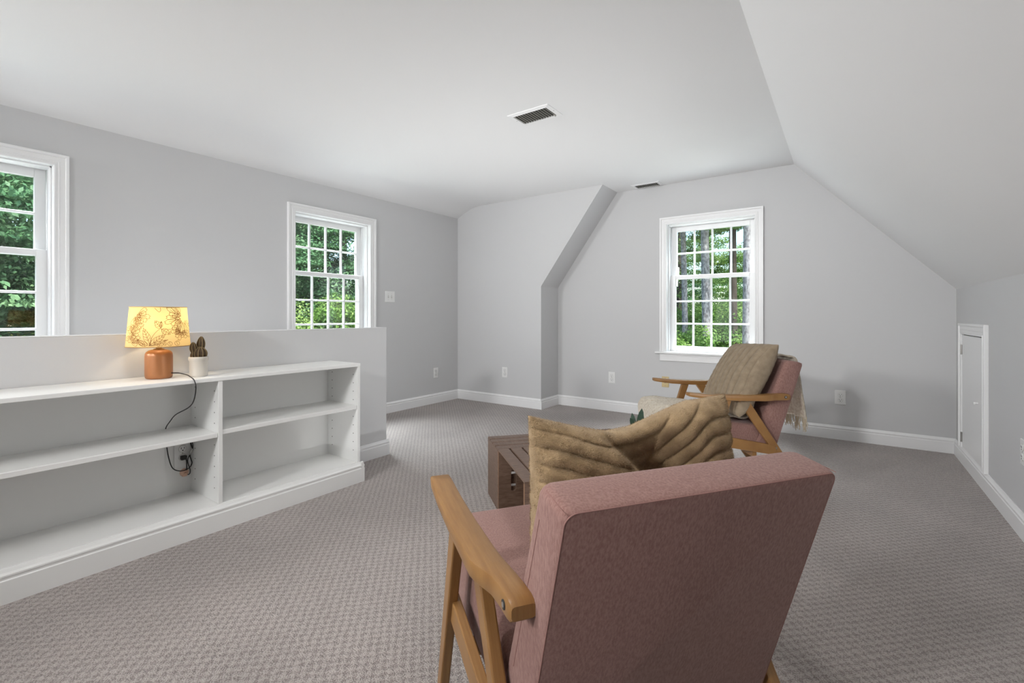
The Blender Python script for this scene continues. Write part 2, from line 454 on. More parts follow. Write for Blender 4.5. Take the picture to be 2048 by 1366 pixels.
# ------------------------------------------------------------------ windows (local frame: x along wall, y outwards, z up)
def make_window(name, loc, rz, label):
    r = empty(name, loc, rz)
    tag(r, label, None, None, 'structure')
    T = M['trim']
    ow, cw = 0.49, 0.074
    ih = ow - cw
    ZT = 2.112; ZS = 0.70
    def casing_prof(x0, x1, z0, z1):
        mb = MB()
        return mb
    # casing: flat board, outer back band and inner bead, mitred look
    mb = MB()
    for s in (-1, 1):
        mb.box((s * (ih + 0.001), -0.016, ZS), (s * (ow - 0.002), -0.0002, ZT - 0.004), 0.002, 1)
        mb.box((s * (ow - 0.018), -0.026, ZS), (s * ow, 0.0, ZT), 0.003, 2)
        mb.box((s * (ih + 0.0005), -0.020, ZS), (s * (ih + 0.012), 0.0, ZT - cw + 0.011), 0.003, 2)
        mb.box((s * (ih + 0.022), -0.0195, ZS), (s * (ih + 0.030), 0.0, ZT - cw + 0.03), 0.002, 1)
    mb.box((-ow + 0.006, -0.0163, ZT - cw + 0.001), (ow - 0.006, -0.0003, ZT - 0.002), 0.001, 1)
    mb.box((-ow - 0.0004, -0.0264, ZT - 0.018), (ow + 0.0004, -0.0001, ZT + 0.0004), 0.003, 2)
    mb.box((-ih - 0.0122, -0.0203, ZT - cw + 0.0005), (ih + 0.0122, -0.0001, ZT - cw + 0.0122), 0.003, 2)
    mb.box((-ih - 0.03, -0.0196, ZT - cw + 0.022), (ih + 0.03, 0.0, ZT - cw + 0.030), 0.002, 1)
    mb.build('casing', T, r)
    # jamb liner with stops
    mb = MB()
    for s in (-1, 1):
        mb.box((s * ih, -0.012, ZS - 0.01), (s * (OH + 0.001), TW, ZT - cw + 0.002))
        mb.box((s * (ih - 0.010), 0.03, ZS), (s * ih, 0.088, ZT - cw), 0.002, 1)
        mb.box((s * (ih - 0.005), 0.128, ZS), (s * ih, 0.14, ZT - cw), 0.001, 1)
    mb.box((-ih, -0.012, ZT - cw), (ih, TW, ZT - cw + 0.004))
    mb.box((-ih, 0.03, ZT - cw - 0.010), (ih, 0.128, ZT - cw), 0.002, 1)
    mb.build('jamb', T, r)
    MB().box((-ow - 0.045, -0.052, ZS - 0.022), (ow + 0.045, 0.10, ZS), 0.006, 2).build('stool', T, r)
    mb = MB()
    mb.box((-ow, -0.017, ZS - 0.098), (ow, 0.0, ZS - 0.022), 0.003, 1)
    mb.box((-ow, -0.021, ZS - 0.040), (ow, 0.0, ZS - 0.022), 0.003, 2)
    mb.build('apron', T, r)
    mb = MB(); mb.box((-OH, 0.09, ZS - 0.03), (OH, TW + 0.03, ZS - 0.002)); mb.build('outer_sill', T, r)
    gh = 0.355; sh = ih - 0.006
    def sash(nm, y0, z0, g0, g1, z1, rows):
        s_ = MB()
        th = 0.036
        for s in (-1, 1):
            s_.box((s * gh, y0, z0), (s * sh, y0 + th, z1), 0.003, 1)
        s_.box((-gh, y0, z0), (gh, y0 + th, g0), 0.003, 1)
        s_.box((-gh, y0, g1), (gh, y0 + th, z1), 0.003, 1)
        so = s_.build(nm, T, r)
        yc = y0 + th / 2
        cwid = 2 * gh / 4
        rh = (g1 - g0) / rows
        pane_me = None
        for i in range(4):
            for j in range(rows):
                pb = MB(); pb.box((-gh + i * cwid, yc - 0.002, g0 + j * rh), (-gh + (i + 1) * cwid, yc + 0.002, g0 + (j + 1) * rh))
                pb.build('pane', M['glass'], so)
        mw = 0.0085
        for i in range(1, 4):
            x = -gh + i * cwid
            MB().prism([(x - mw, yc - 0.010), (x - 0.004, yc - 0.016), (x + 0.004, yc - 0.016), (x + mw, yc - 0.010), (x + mw, yc + 0.010), (x - mw, yc + 0.010)], 'z', g0, g1).build('muntin', T, so)
        for j in range(1, rows):
            z = g0 + j * rh
            MB().prism([(yc - 0.011, z - mw), (yc - 0.0165, z - 0.004), (yc - 0.0165, z + 0.004), (yc - 0.011, z + mw), (yc + 0.0101, z + mw), (yc + 0.0101, z - mw)], 'x', -gh, gh).build('muntin', T, so)
        return so
    up = sash('upper_sash', 0.140, 1.466, 1.506, 1.975, 2.034, 2)
    lo = sash('lower_sash', 0.092, 0.70, 0.757, 1.465, 1.505, 3)
    return r
make_window('window_1', (XL, W1C, 0), PI / 2, 'white sash window at the far left, cut by the frame, above the bookcase')
make_window('window_2', (XL, W2C, 0), PI / 2, 'white sash window on the left wall partly behind the half wall end')
make_window('window_3', (W3C, YB, 0), 0, 'white twenty-pane sash window on the back wall behind the far chair')

# ------------------------------------------------------------------ knee wall door
def make_door():
    r = empty('door_1', (XK, 0, 0)); tag(r, 'small white access door in the low right wall', None, None, 'structure')
    T = M['trim']
    y0, y1, z0, z1 = 4.06, 4.70, 0.118, 0.945
    mb = MB(); cw = 0.078
    for a, b in ((y0 - cw, y0), (y1, y1 + cw)):
        mb.box((-0.016, a + 0.001, z0 - 0.002), (-0.0002, b - 0.001, z1 + 0.002), 0.003, 1)
    mb.box((-0.024, y0 - cw, z0 - 0.002), (0, y0 - cw + 0.018, z1 + cw), 0.003, 2)
    mb.box((-0.024, y1 + cw - 0.018, z0 - 0.002), (0, y1 + cw, z1 + cw), 0.003, 2)
    mb.box((-0.0163, y0 - cw + 0.002, z1 + 0.001), (-0.0003, y1 + cw - 0.002, z1 + cw - 0.002), 0.003, 1)
    mb.box((-0.0244, y0 - cw - 0.0004, z1 + cw - 0.018), (-0.0001, y1 + cw + 0.0004, z1 + cw + 0.0004), 0.003, 2)
    mb.box((-0.0203, y0 - 0.0122, z1 + 0.0004), (-0.0001, y1 + 0.0122, z1 + 0.0122), 0.003, 2)
    mb.box((-0.019, y0 - 0.03, z1 + 0.03), (-0.0004, y1 + 0.03, z1 + 0.040), 0.003, 2)
    for a, b in ((y0 - 0.012, y0 - 0.0005), (y1 + 0.0005, y1 + 0.012)): mb.box((-0.020, a, z0), (0, b, z1 + 0.006), 0.003, 2)
    mb.build('casing', T, r)
    MB().box((-0.0015, y0, z0 - 0.004), (0.0, y1, z1)).build('gap_shadow_backing', M['dark'], r)
    p = MB().box((-0.012, y0 + 0.005, z0 + 0.006), (-0.0012, y1 - 0.005, z1 - 0.006), 0.002, 1).build('door_panel', T, r)
    for zc in (0.832, 0.195):
        h = MB(); h.box((-0.0165, y1 - 0.012, zc - 0.034), (-0.010, y1 + 0.006, zc + 0.034), 0.001, 1)
        h.tube([(-0.018, y1 - 0.003, zc - 0.036), (-0.018, y1 - 0.003, zc + 0.036)], 0.0045, 10)
        h.build('hinge', M['hinge'], r, label='small steel butt hinge')
    k = MB(); k.M = Matrix.Translation((-0.012, 4.20, 0.515)) @ Matrix.Rotation(-PI / 2, 4, 'Y')
    k.lathe([(0.006, 0), (0.0045, 0.008), (0.007, 0.012), (0.009, 0.016), (0.008, 0.021), (0.0035, 0.023)], 20)
    k.build('knob', M['plastic'], r, smooth=50)
make_door()

# ------------------------------------------------------------------ built-in bookcase
XF = -2.58
bk = thing('bookcase', 'long low white built-in bookcase against the half wall', 'bookcase', (0, 0, 0))
SH = M['shelf']
yL, yR_, yD = -0.62, 1.93, 1.09
XB = XW + 0.004
MB().box((XB, yL, 0.749), (XF + 0.004, yR_, 0.769), 0.002, 1).build('top_board', SH, bk)
MB().box((XW + 0.001, yL, 0.10), (XB, yR_, 0.749)).build('back_panel', M['shelfback'], bk)
MB().box((XB, yR_ - 0.02, 0.1), (XF, yR_, 0.749), 0.001, 1).build('side_panel', SH, bk)
MB().box((XB, yL, 0.1), (XF, yL + 0.02, 0.749), 0.001, 1).build('side_panel', SH, bk)
MB().box((XB, yD - 0.01, 0.130), (XF, yD + 0.01, 0.749), 0.001, 1).build('divider', SH, bk)
MB().box((XB, yL, 0.110), (XF - 0.001, yR_ - 0.02, 0.130), 0.001, 1).build('bottom_board', SH, bk)
MB().box((XB + 0.012, yL + 0.022, 0.464), (XF - 0.004, yD - 0.012, 0.487), 0.002, 1).build('shelf', SH, bk)
MB().box((XB + 0.012, yD + 0.012, 0.474), (XF - 0.004, yR_ - 0.022, 0.498), 0.002, 1).build('shelf', SH, bk)
mb = MB()
pr = [(XF - 0.004, 0), (XF + 0.020, 0), (XF + 0.020, 0.086), (XF + 0.016, 0.090), (XF + 0.016, 0.097), (XF + 0.019, 0.101), (XF + 0.019, 0.107), (XF + 0.010, 0.114), (XF + 0.004, 0.126), (XF - 0.004, 0.126)]
mb.prism(pr, 'y', yL, yR_ + 0.02)
pr2 = [(yR_ + (u - XF), v) for u, v in pr]
mb.prism(pr2, 'x', XW + 0.02, XF + 0.0195)
mb.build('plinth', SH, bk)
for yy, s in ((yD - 0.01, -1), (yR_ - 0.02, -1)):
    mb = MB()
    for xx in (XF - 0.045, XB + 0.05):
        for z in [0.2 + 0.055 * k for k in range(10)]:
            if abs(z - 0.475) < 0.02: continue
            mb.disc_axis((xx, yy + 0.0003, z), (0, -1, 0), 0.0032, 0.0009, 10)
    mb.build('pin_hole_row', M['dark'], bk, kind='stuff')
for yy, zz in ((yD - 0.010, 0.460), (yR_ - 0.02, 0.470)):
    for xx in (XF - 0.04, XB + 0.05):
        MB().box((xx - 0.006, yy - 0.013, zz - 0.004), (xx + 0.006, yy, zz + 0.004), 0.001, 1).build('shelf_pin', M['hinge'], bk)

# ------------------------------------------------------------------ outlets and switch (local: x along wall, y outwards into wall, z up)
def outlet(name, loc, rz, label, w=0.08, h=0.124, cat='outlet', group='duplex wall outlets', pm='plastic', duplex=True):
    r = thing(name, label, cat, loc, rz, group)
    MB().box((-w / 2, -0.007, -h / 2), (w / 2, 0, h / 2), 0.003, 2).build('cover_plate', M[pm], r)
    if duplex:
        for s in (-1, 1):
            zc = s * 0.0225
            p = MB(); p.M = Matrix.Translation((0, -0.0065, zc)) @ Matrix.Rotation(PI / 2, 4, 'X')
            p.lathe([(0.0175, 0), (0.0172, 0.003), (0.0150, 0.0036)], 24)
            ro = p.build('receptacle', M[pm], r)
            q = MB()
            q.box((-0.0085, -0.0108, zc - 0.001), (-0.0060, -0.0098, zc + 0.009)); q.box((0.0060, -0.0108, zc), (0.0085, -0.0098, zc + 0.008))
            q.disc_axis((0, -0.0098, zc - 0.008), (0, -1, 0), 0.0032, 0.001, 10)
            q.build('slot_set', M['dark'], ro)
            g = MB(); n = 24
            g.tube([(0.0185 * math.cos(2 * PI * k / n), -0.0072, zc + 0.0185 * math.sin(2 * PI * k / n)) for k in range(n + 1)], 0.0009, 4, False)
            g.build('seam_ring', M['slat'], ro)
        MB().disc_axis((0, -0.007, 0), (0, -1, 0), 0.003, 0.0012, 10).build('screw', M['hinge'], r)
    return r
outlet('wall_outlet', (XL, 4.198, 0.372), PI / 2, 'white duplex outlet on the left wall beyond the half wall')
outlet('wall_outlet', (-3.366, Y1, 0.392), 0, 'white duplex outlet on the projecting wall left of the slanted soffit')
outlet('wall_outlet', (-2.151, YB, 0.378), 0, 'white duplex outlet on the back wall between soffit corner and window')
outlet('wall_outlet', (-0.032, YB, 0.366), 0, 'white duplex outlet on the back wall right of the far chair')
outlet('wall_outlet', (XK, 3.295, 0.415), -PI / 2, 'white duplex outlet cut by the right frame edge on the low right wall')
outlet('wall_outlet', (XW + 0.005, 1.036, 0.343), PI / 2, 'white duplex outlet inside the bookcase with a black plug in it', 0.075, 0.15)
ph = outlet('phone_jack', (-1.549, YB, 0.378), 0, 'almond coloured phone jack plate behind the far chair armrest', 0.074, 0.112, 'wall plate', None, 'almond', False)
MB().box((-0.010, -0.010, -0.010), (0.010, -0.006, 0.010), 0.001, 1).build('jack_socket', M['dark'], ph)
for s in (-1, 1): MB().disc_axis((0, -0.007, s * 0.04), (0, -1, 0), 0.003, 0.001, 10).build('screw', M['brass'], ph)
sw = thing('light_switch', 'square white double toggle switch plate right of the second window', 'switch', (XL, 3.479, 1.288), PI / 2)
MB().box((-0.069, -0.007, -0.062), (0.069, 0, 0.062), 0.003, 2).build('cover_plate', M['plastic'], sw)
for s in (-1, 1):
    MB().box((s * 0.023 - 0.007, -0.0078, -0.014), (s * 0.023 + 0.007, -0.0065, 0.014)).build('toggle_slot', M['slat'], sw)
    MB().hexa([(s * 0.023 - 0.004, -0.007, -0.005), (s * 0.023 + 0.004, -0.007, -0.005), (s * 0.023 + 0.004, -0.007, 0.006), (s * 0.023 - 0.004, -0.007, 0.006),
               (s * 0.023 - 0.003, -0.020, 0.004 * s + 0.002), (s * 0.023 + 0.003, -0.020, 0.004 * s + 0.002), (s * 0.023 + 0.003, -0.020, 0.004 * s + 0.008), (s * 0.023 - 0.003, -0.020, 0.004 * s + 0.008)]).build('toggle', M['plastic'], sw)
    for q in (-1, 1): MB().disc_axis((s * 0.023, -0.007, q * 0.03), (0, -1, 0), 0.0028, 0.001, 10).build('screw', M['hinge'], sw)

# ------------------------------------------------------------------ ceiling vents
def vent(loc, wx, wy, label):
    r = thing('ceiling_vent', label, 'vent', loc, 0, 'ceiling air registers')
    fw = 0.030
    mb = MB()
    z = -0.008
    for s in (-1, 1):
        mb.hexa([(s * wx / 2, -wy / 2, -0.003), (s * (wx / 2 - fw), -wy / 2 + fw, z), (s * (wx / 2 - fw), wy / 2 - fw, z), (s * wx / 2, wy / 2, -0.003),
                 (s * wx / 2, -wy / 2, 0), (s * (wx / 2 - fw), -wy / 2 + fw, 0), (s * (wx / 2 - fw), wy / 2 - fw, 0), (s * wx / 2, wy / 2, 0)])
        mb.hexa([(-wx / 2, s * wy / 2, -0.003), (wx / 2, s * wy / 2, -0.003), (wx / 2 - fw, s * (wy / 2 - fw), z), (-wx / 2 + fw, s * (wy / 2 - fw), z),
                 (-wx / 2, s * wy / 2, 0), (wx / 2, s * wy / 2, 0), (wx / 2 - fw, s * (wy / 2 - fw), 0), (-wx / 2 + fw, s * (wy / 2 - fw), 0)])
    mb.build('frame', M['trim'], r)
    MB().box((-wx / 2 + fw - 0.004, -wy / 2 + fw - 0.004, -0.0015), (wx / 2 - fw + 0.004, wy / 2 - fw + 0.004, -0.0004)).build('duct_backing', M['ventdark'], r)
    n = 13
    for k in range(n):
        x = -wx / 2 + fw + (k + 0.5) * (wx - 2 * fw) / n
        MB().hexa([(x + 0.0005, -wy / 2 + fw, -0.0095), (x + 0.0025, -wy / 2 + fw, -0.0095), (x + 0.0025, wy / 2 - fw, -0.0095), (x + 0.0005, wy / 2 - fw, -0.0095),
                   (x - 0.0025, -wy / 2 + fw, -0.0018), (x - 0.0005, -wy / 2 + fw, -0.0018), (x - 0.0005, wy / 2 - fw, -0.0018), (x - 0.0025, wy / 2 - fw, -0.0018)]).build('slat', M['slat'], r)
    for s in (-1, 1): MB().disc_axis((s * (wx / 2 - 0.013), 0, -0.0045), (0, 0, -1), 0.0035, 0.002, 10).build('screw', M['hinge'], r)
    MB().box((wx / 2 - fw - 0.012, wy / 2 - fw - 0.02, -0.016), (wx / 2 - fw - 0.006, wy / 2 - fw, -0.006)).build('damper_lever', M['slat'], r)
vent((-1.748, 2.742, ZC), 0.325, 0.205, 'white ceiling register with dark slats in the middle of the ceiling')
vent((-1.71, 4.895, ZC), 0.30, 0.17, 'white ceiling register close above the back wall window')

# ------------------------------------------------------------------ table lamp
LX, LY, LZ = -2.775, 0.890, 0.769
lamp = thing('table_lamp', 'lit table lamp with copper base and floral shade on the bookcase', 'lamp', (LX, LY, LZ))
mb = MB()
prof = [(0.0, 0.0), (0.047, 0.0), (0.052, 0.002), (0.0555, 0.008), (0.0570, 0.020), (0.0570, 0.110), (0.0555, 0.123), (0.0505, 0.132), (0.042, 0.138), (0.030, 0.142), (0.019, 0.144), (0.0, 0.144)]
mb.lathe(prof[1:-1], 48)
mb.build('lamp_base', M['copper'], lamp, smooth=60)
MB().lathe([(0.022, 0.142), (0.023, 0.146), (0.012, 0.149), (0.009, 0.165), (0.012, 0.167), (0.012, 0.20), (0.008, 0.205)], 20).build('socket', M['brass'], lamp, smooth=50)
MB().lathe([(0.012, 0.205), (0.02, 0.22), (0.028, 0.245), (0.026, 0.265), (0.014, 0.282), (0.003, 0.286)], 20).build('bulb', M['bulb'], lamp, smooth=80)
zb, zt = 0.160, 0.352
AY, AX = 0.131, 0.125    # bottom semi axes
TS = 0.115 / 0.131
def shade_pt(th, h, off=0.0):
    s = 1 + (TS - 1) * h
    return (( AX * s + off) * math.cos(th), (AY * s + off) * math.sin(th), zb + (zt - zb) * h)
n = 72
V = []; F = []
for j in range(13):
    for k in range(n): V.append(shade_pt(2 * PI * k / n, j / 12))
for j in range(12):
    for k in range(n): F.append((j * n + k, j * n + (k + 1) % n, (j + 1) * n + (k + 1) % n, (j + 1) * n + k))
sh = np_mesh('lamp_shade', V, F, M['shade'], lamp, True)
for h, nm in ((0.0, 'bottom_rim'), (1.0, 'top_rim')):
    MB().tube([shade_pt(2 * PI * k / 72, h, 0.0004) for k in range(73)], 0.0016, 6, False).build(nm, M['shade'] if h else M['brass'], sh)
sp = MB()
for k in range(3):
    a = 2 * PI * k / 3
    p = shade_pt(a, 0.98)
    sp.tube([(0.01 * math.cos(a), 0.01 * math.sin(a), 0.292), (p[0], p[1], p[2])], 0.0014, 6)
sp.lathe([(0.013, 0.288), (0.013, 0.294)], 16)
sp.build('shade_spider', M['brass'], sh)
# printed flowers and leaves: strokes lying on the shade
strokes = []
def rot2(p, a, o): return (o[0] + p[0] * math.cos(a) - p[1] * math.sin(a), o[1] + p[0] * math.sin(a) + p[1] * math.cos(a))
def leafs(o, a, L, Wd, veins=3):
    up_, dn = [], []
    for k in range(11):
        t = k / 10; wv = Wd * math.sin(PI * t ** 0.85) * (1 - 0.25 * t)
        up_.append(rot2((L * t, wv), a, o)); dn.append(rot2((L * t, -wv), a, o))
    strokes.append(up_); strokes.append(dn); strokes.append([rot2((L * t, 0), a, o) for t in (0, 0.3, 0.6, 0.9)])
    for k in range(veins):
        t = 0.25 + 0.5 * k / max(veins - 1, 1); wv = Wd * 0.75 * math.sin(PI * t ** 0.85)
        for s in (-1, 1): strokes.append([rot2((L * t, 0), a, o), rot2((L * (t + 0.13), s * wv), a, o)])
def petals(o, a0, a1, n_, L, Wd):
    for k in range(n_):
        a = a0 + (a1 - a0) * k / (n_ - 1)
        LL = L * (0.8 + 0.3 * ((k * 7) % 3) / 2)
        strokes.append([rot2(p, a, o) for p in ((LL * .25, 0), (LL * .55, Wd * .8), (LL * .85, Wd), (LL, Wd * .3), (LL * .93, -Wd * .2), (LL, -Wd * .6), (LL * .8, -Wd), (LL * .5, -Wd * .7), (LL * .25, 0))])
        strokes.append([rot2((LL * t, Wd * .1), a, o) for t in (.3, .55, .75)])
def circ(o, r): strokes.append([(o[0] + r * math.cos(2 * PI * k / 12), o[1] + r * math.sin(2 * PI * k / 12)) for k in range(13)])
def curve(*p): strokes.append([tuple(q)[:2] for q in spline([(x, y, 0) for x, y in p], 5)])
# drawing plane in cm-like units: x in [-16,16] around the shade front, y in [0,19]
leafs((-3.6, 1.2), 1.95, 8.6, 1.7, 4); leafs((-3.8, 1.0), 0.62, 8.4, 1.7, 4); leafs((-4.2, 0.8), 0.30, 8.8, 0.8, 2)
leafs((-4.6, 1.0), 2.75, 5.6, 1.3, 3); leafs((-5.6, 0.6), 2.4, 5.2, 1.0, 2)
curve((-3.8, 1.6), (-2.9, 4.5), (-1.4, 6.8), (0.6, 8.6), (1.3, 8.6)); curve((1.3, 8.6), (3.0, 8.3), (5.5, 8.4), (6.4, 8.8))
curve((1.3, 8.6), (1.6, 7.4), (2.0, 6.2))
leafs((1.1, 9.0), 2.25, 4.4, 1.6, 3); leafs((1.4, 8.4), -0.55, 4.6, 1.5, 3); leafs((1.1, 9.2), 1.5, 3.0, 0.8, 2)
petals((11.0, 14.0), 1.9, 4.4, 9, 7.8, 1.05); petals((11.6, 13.8), 4.3, 5.6, 5, 8.6, 1.0); petals((10.6, 8.0), 2.6, 5.9, 10, 4.8, 0.75)
petals((11.4, 13.8), 2.2, 4.2, 6, 4.6, 0.7); petals((10.4, 7.6), 2.6, 5.9, 7, 2.6, 0.5)
petals((-10.4, 15.0), -1.9, 0.6, 8, 6.0, 1.1); petals((-11.8, 11.0), -2.2, 0.3, 7, 4.8, 0.8); petals((-10.8, 15.0), -1.6, 0.3, 5, 3.2, 0.7)
petals((-12.8, 6.4), -1.9, 1.2, 8, 4.4, 0.75); petals((-12.4, 2.6), -0.4, 1.4, 5, 4.6, 0.8)
for o, r_ in (((5.0, 1.5), 1.0), ((8.2, 1.6), 1.1), ((2.8, 1.5), 0.7), ((1.2, 1.3), 0.8), ((0.0, 0.9), 0.6)):
    circ(o, r_); strokes.append([(o[0], o[1] + r_), (o[0] - .2, o[1] + r_ * .2), (o[0] + .2, o[1] - r_ * .6)])
curve((-1.8, 18.4), (-0.6, 17.2), (0.4, 16.6), (1.0, 17.4), (0.8, 18.6))
thc = math.atan2(-0.89, 2.775)
V = []; F = []
def addstroke(pl, thoff, wd=0.00075):
    P3 = []
    for x, y in pl:
        th = thc + thoff + math.asin(max(-0.999, min(0.999, x / 14.6)))
        h = min(0.985, max(0.015, y / 19.0))
        P3.append(Vector(shade_pt(th, h, 0.0006)))
    for a, b in zip(P3[:-1], P3[1:]):
        d = b - a
        if d.length < 1e-6: continue
        nrm = Vector(((a.x + b.x) / AX ** 2, (a.y + b.y) / AY ** 2, 0)).normalized()
        s = d.cross(nrm).normalized() * wd
        e = d.normalized() * wd * 0.6
        i = len(V)
        V.extend([a - s - e, b - s + e, b + s + e, a + s - e]); F.append((i, i + 1, i + 2, i + 3))
for off in (0, PI):
    for st in strokes: addstroke(st, off)
pr_ = np_mesh('floral_print', [tuple(v) for v in V], F, M['print'], sh)
tag(pr_, 'brown line print of flowers and leaves', kind='stuff')
light('lamp_bulb_light', 'POINT', (LX, LY, LZ + 0.275), 3.9, (1.0, 0.80, 0.52), 0.028).parent = None
# cord
cord_pts = [(-2.745, 0.925, 0.793), (-2.70, 0.945, 0.795), (-2.64, 0.962, 0.788), (-2.60, 0.965, 0.779), (-2.571, 0.968, 0.766), (-2.562, 0.972, 0.732), (-2.60, 0.978, 0.666), (-2.66, 0.977, 0.623), (-2.75, 0.954, 0.581), (-2.82, 0.952, 0.537), (-2.885, 0.958, 0.50),
            (-2.9005, 0.960, 0.473), (-2.900, 0.964, 0.40), (-2.88, 0.968, 0.331), (-2.86, 0.979, 0.282), (-2.85, 1.012, 0.262), (-2.86, 1.052, 0.265), (-2.865, 1.068, 0.285), (-2.87, 1.066, 0.305), (-2.872, 1.062, 0.322), (-2.872, 1.062, 0.335)]
cd = MB().tube([Vector(p) - Vector((LX, LY, LZ)) for p in spline(cord_pts, 7)], 0.0026, 8).build('cord', M['black'], lamp, smooth=60, label='black lamp cord looping down behind the shelf')
def rel(*p): return [Vector(q) - Vector((LX, LY, LZ)) for q in p]
MB().tube(rel((-2.872, 1.060, 0.331), (-2.870, 1.064, 0.345), (-2.868, 1.073, 0.362)), [0.005, 0.0075, 0.005], 10).build('inline_switch', M['clear'], cd, smooth=50, label='pale grey inline switch')
MB().tube(rel(*spline([(-2.868, 1.073, 0.362), (-2.875, 1.069, 0.380), (-2.882, 1.068, 0.400), (-2.888, 1.067, 0.44)], 5)), 0.003, 8).build('cord_loop', M['black'], cd)
MB().tube(rel(*spline([(-2.868, 1.073, 0.362), (-2.870, 1.074, 0.378), (-2.878, 1.074, 0.400), (-2.885, 1.074, 0.44)], 5)), 0.0022, 8).build('cord_loop', M['black'], cd)
MB().tube(rel(*spline([(-2.872, 1.062, 0.335), (-2.874, 1.052, 0.31), (-2.868, 1.052, 0.284), (-2.862, 1.058, 0.255), (-2.865, 1.058, 0.234), (-2.87, 1.050, 0.228)], 5)), 0.0026, 8).build('cord_loop', M['black'], cd)
pg = MB(); c0 = Vector((-2.89, 1.036, 0.3205)) - Vector((LX, LY, LZ))
pg.box(c0 + Vector((-0.006, -0.014, -0.011)), c0 + Vector((0.018, 0.014, 0.011)), 0.004, 2)
pg.tube([c0 + Vector(p) for p in ((0.012, 0.008, 0.0), (0.018, 0.010, -0.02), (0.014, 0.012, -0.055), (0.005, 0.013, -0.07))], 0.003, 8)
pg.build('plug', M['black'], cd)
nl = thing('reflection_disc', 'small peach disc in place of a reflection on the bookcase back below the outlet', 'clip', (XW + 0.004, 1.046, 0.236), PI / 2)  # disc modelled in place of a peach reflection
k = MB(); k.M = Matrix.Rotation(PI / 2, 4, 'X')
k.lathe([(0.021, 0.0), (0.0215, 0.004), (0.019, 0.010), (0.010, 0.013)], 24)
k.build('reflection_dome', M['peach'], nl, smooth=40)
MB().hexa([(-0.010, -0.010, -0.022), (0.012, -0.010, -0.022), (0.006, -0.022, 0.0), (-0.004, -0.022, 0.0), (-0.010, 0.0, -0.022), (0.012, 0.0, -0.022), (0.006, -0.010, 0.004), (-0.004, -0.010, 0.004)], 0.002).build('reflection_tab', M['peach'], nl)

# ------------------------------------------------------------------ cactus
ct = thing('potted_cactus', 'small dark ribbed cactus in a white crock beside the lamp', 'cactus', (-2.70, 1.037, 0.769))
MB().lathe([(0.036, 0), (0.039, 0.003), (0.0400, 0.012), (0.0400, 0.078), (0.0435, 0.083), (0.0445, 0.090), (0.0438, 0.099), (0.041, 0.101), (0.038, 0.099), (0.037, 0.088)], 40, cap=True).build('pot', M['pot'], ct, smooth=45)
MB().lathe([(0.037, 0.0885), (0.025, 0.092), (0.005, 0.093)], 24).build('soil', M['soil'], ct)
def cactus_ball(c, r, hgt, nrib, lean=(0, 0)):
    rings = []
    ribs = [[] for _ in range(nrib)]
    N = nrib * 6
    for j in range(12):
        t = j / 11
        rad = r * (math.sin(PI * (0.18 + 0.80 * t)) ** 0.65)
        z = hgt * t
        ring = []
        for k in range(N):
            a = 2 * PI * k / N
            q = rad * (1 - 0.20 * (0.5 - 0.5 * math.cos(a * nrib)) )
            ring.append((c[0] + lean[0] * t + q * math.cos(a), c[1] + lean[1] * t + q * math.sin(a), c[2] + z))
        rings.append(ring)
        for k in range(nrib):
            a = 2 * PI * k / nrib
            ribs[k].append((c[0] + lean[0] * t + rad * 1.01 * math.cos(a), c[1] + lean[1] * t + rad * 1.01 * math.sin(a), c[2] + z))
    st = MB().loft(rings).build('stem', M['cactus'], ct, smooth=60)
    mb = MB()
    for rr in ribs: mb.tube(rr, 0.0016, 5)
    mb.build('spine_row', M['cactusrib'], st, kind='stuff')
cactus_ball((0.006, 0.006, 0.092), 0.030, 0.058, 9)
cactus_ball((-0.010, 0.012, 0.132), 0.0195, 0.070, 8, (0.003, 0.003))
cactus_ball((-0.004, -0.019, 0.122), 0.0180, 0.052, 8, (0.0, -0.005))
cactus_ball((-0.004, -0.021, 0.090), 0.0150, 0.042, 8)

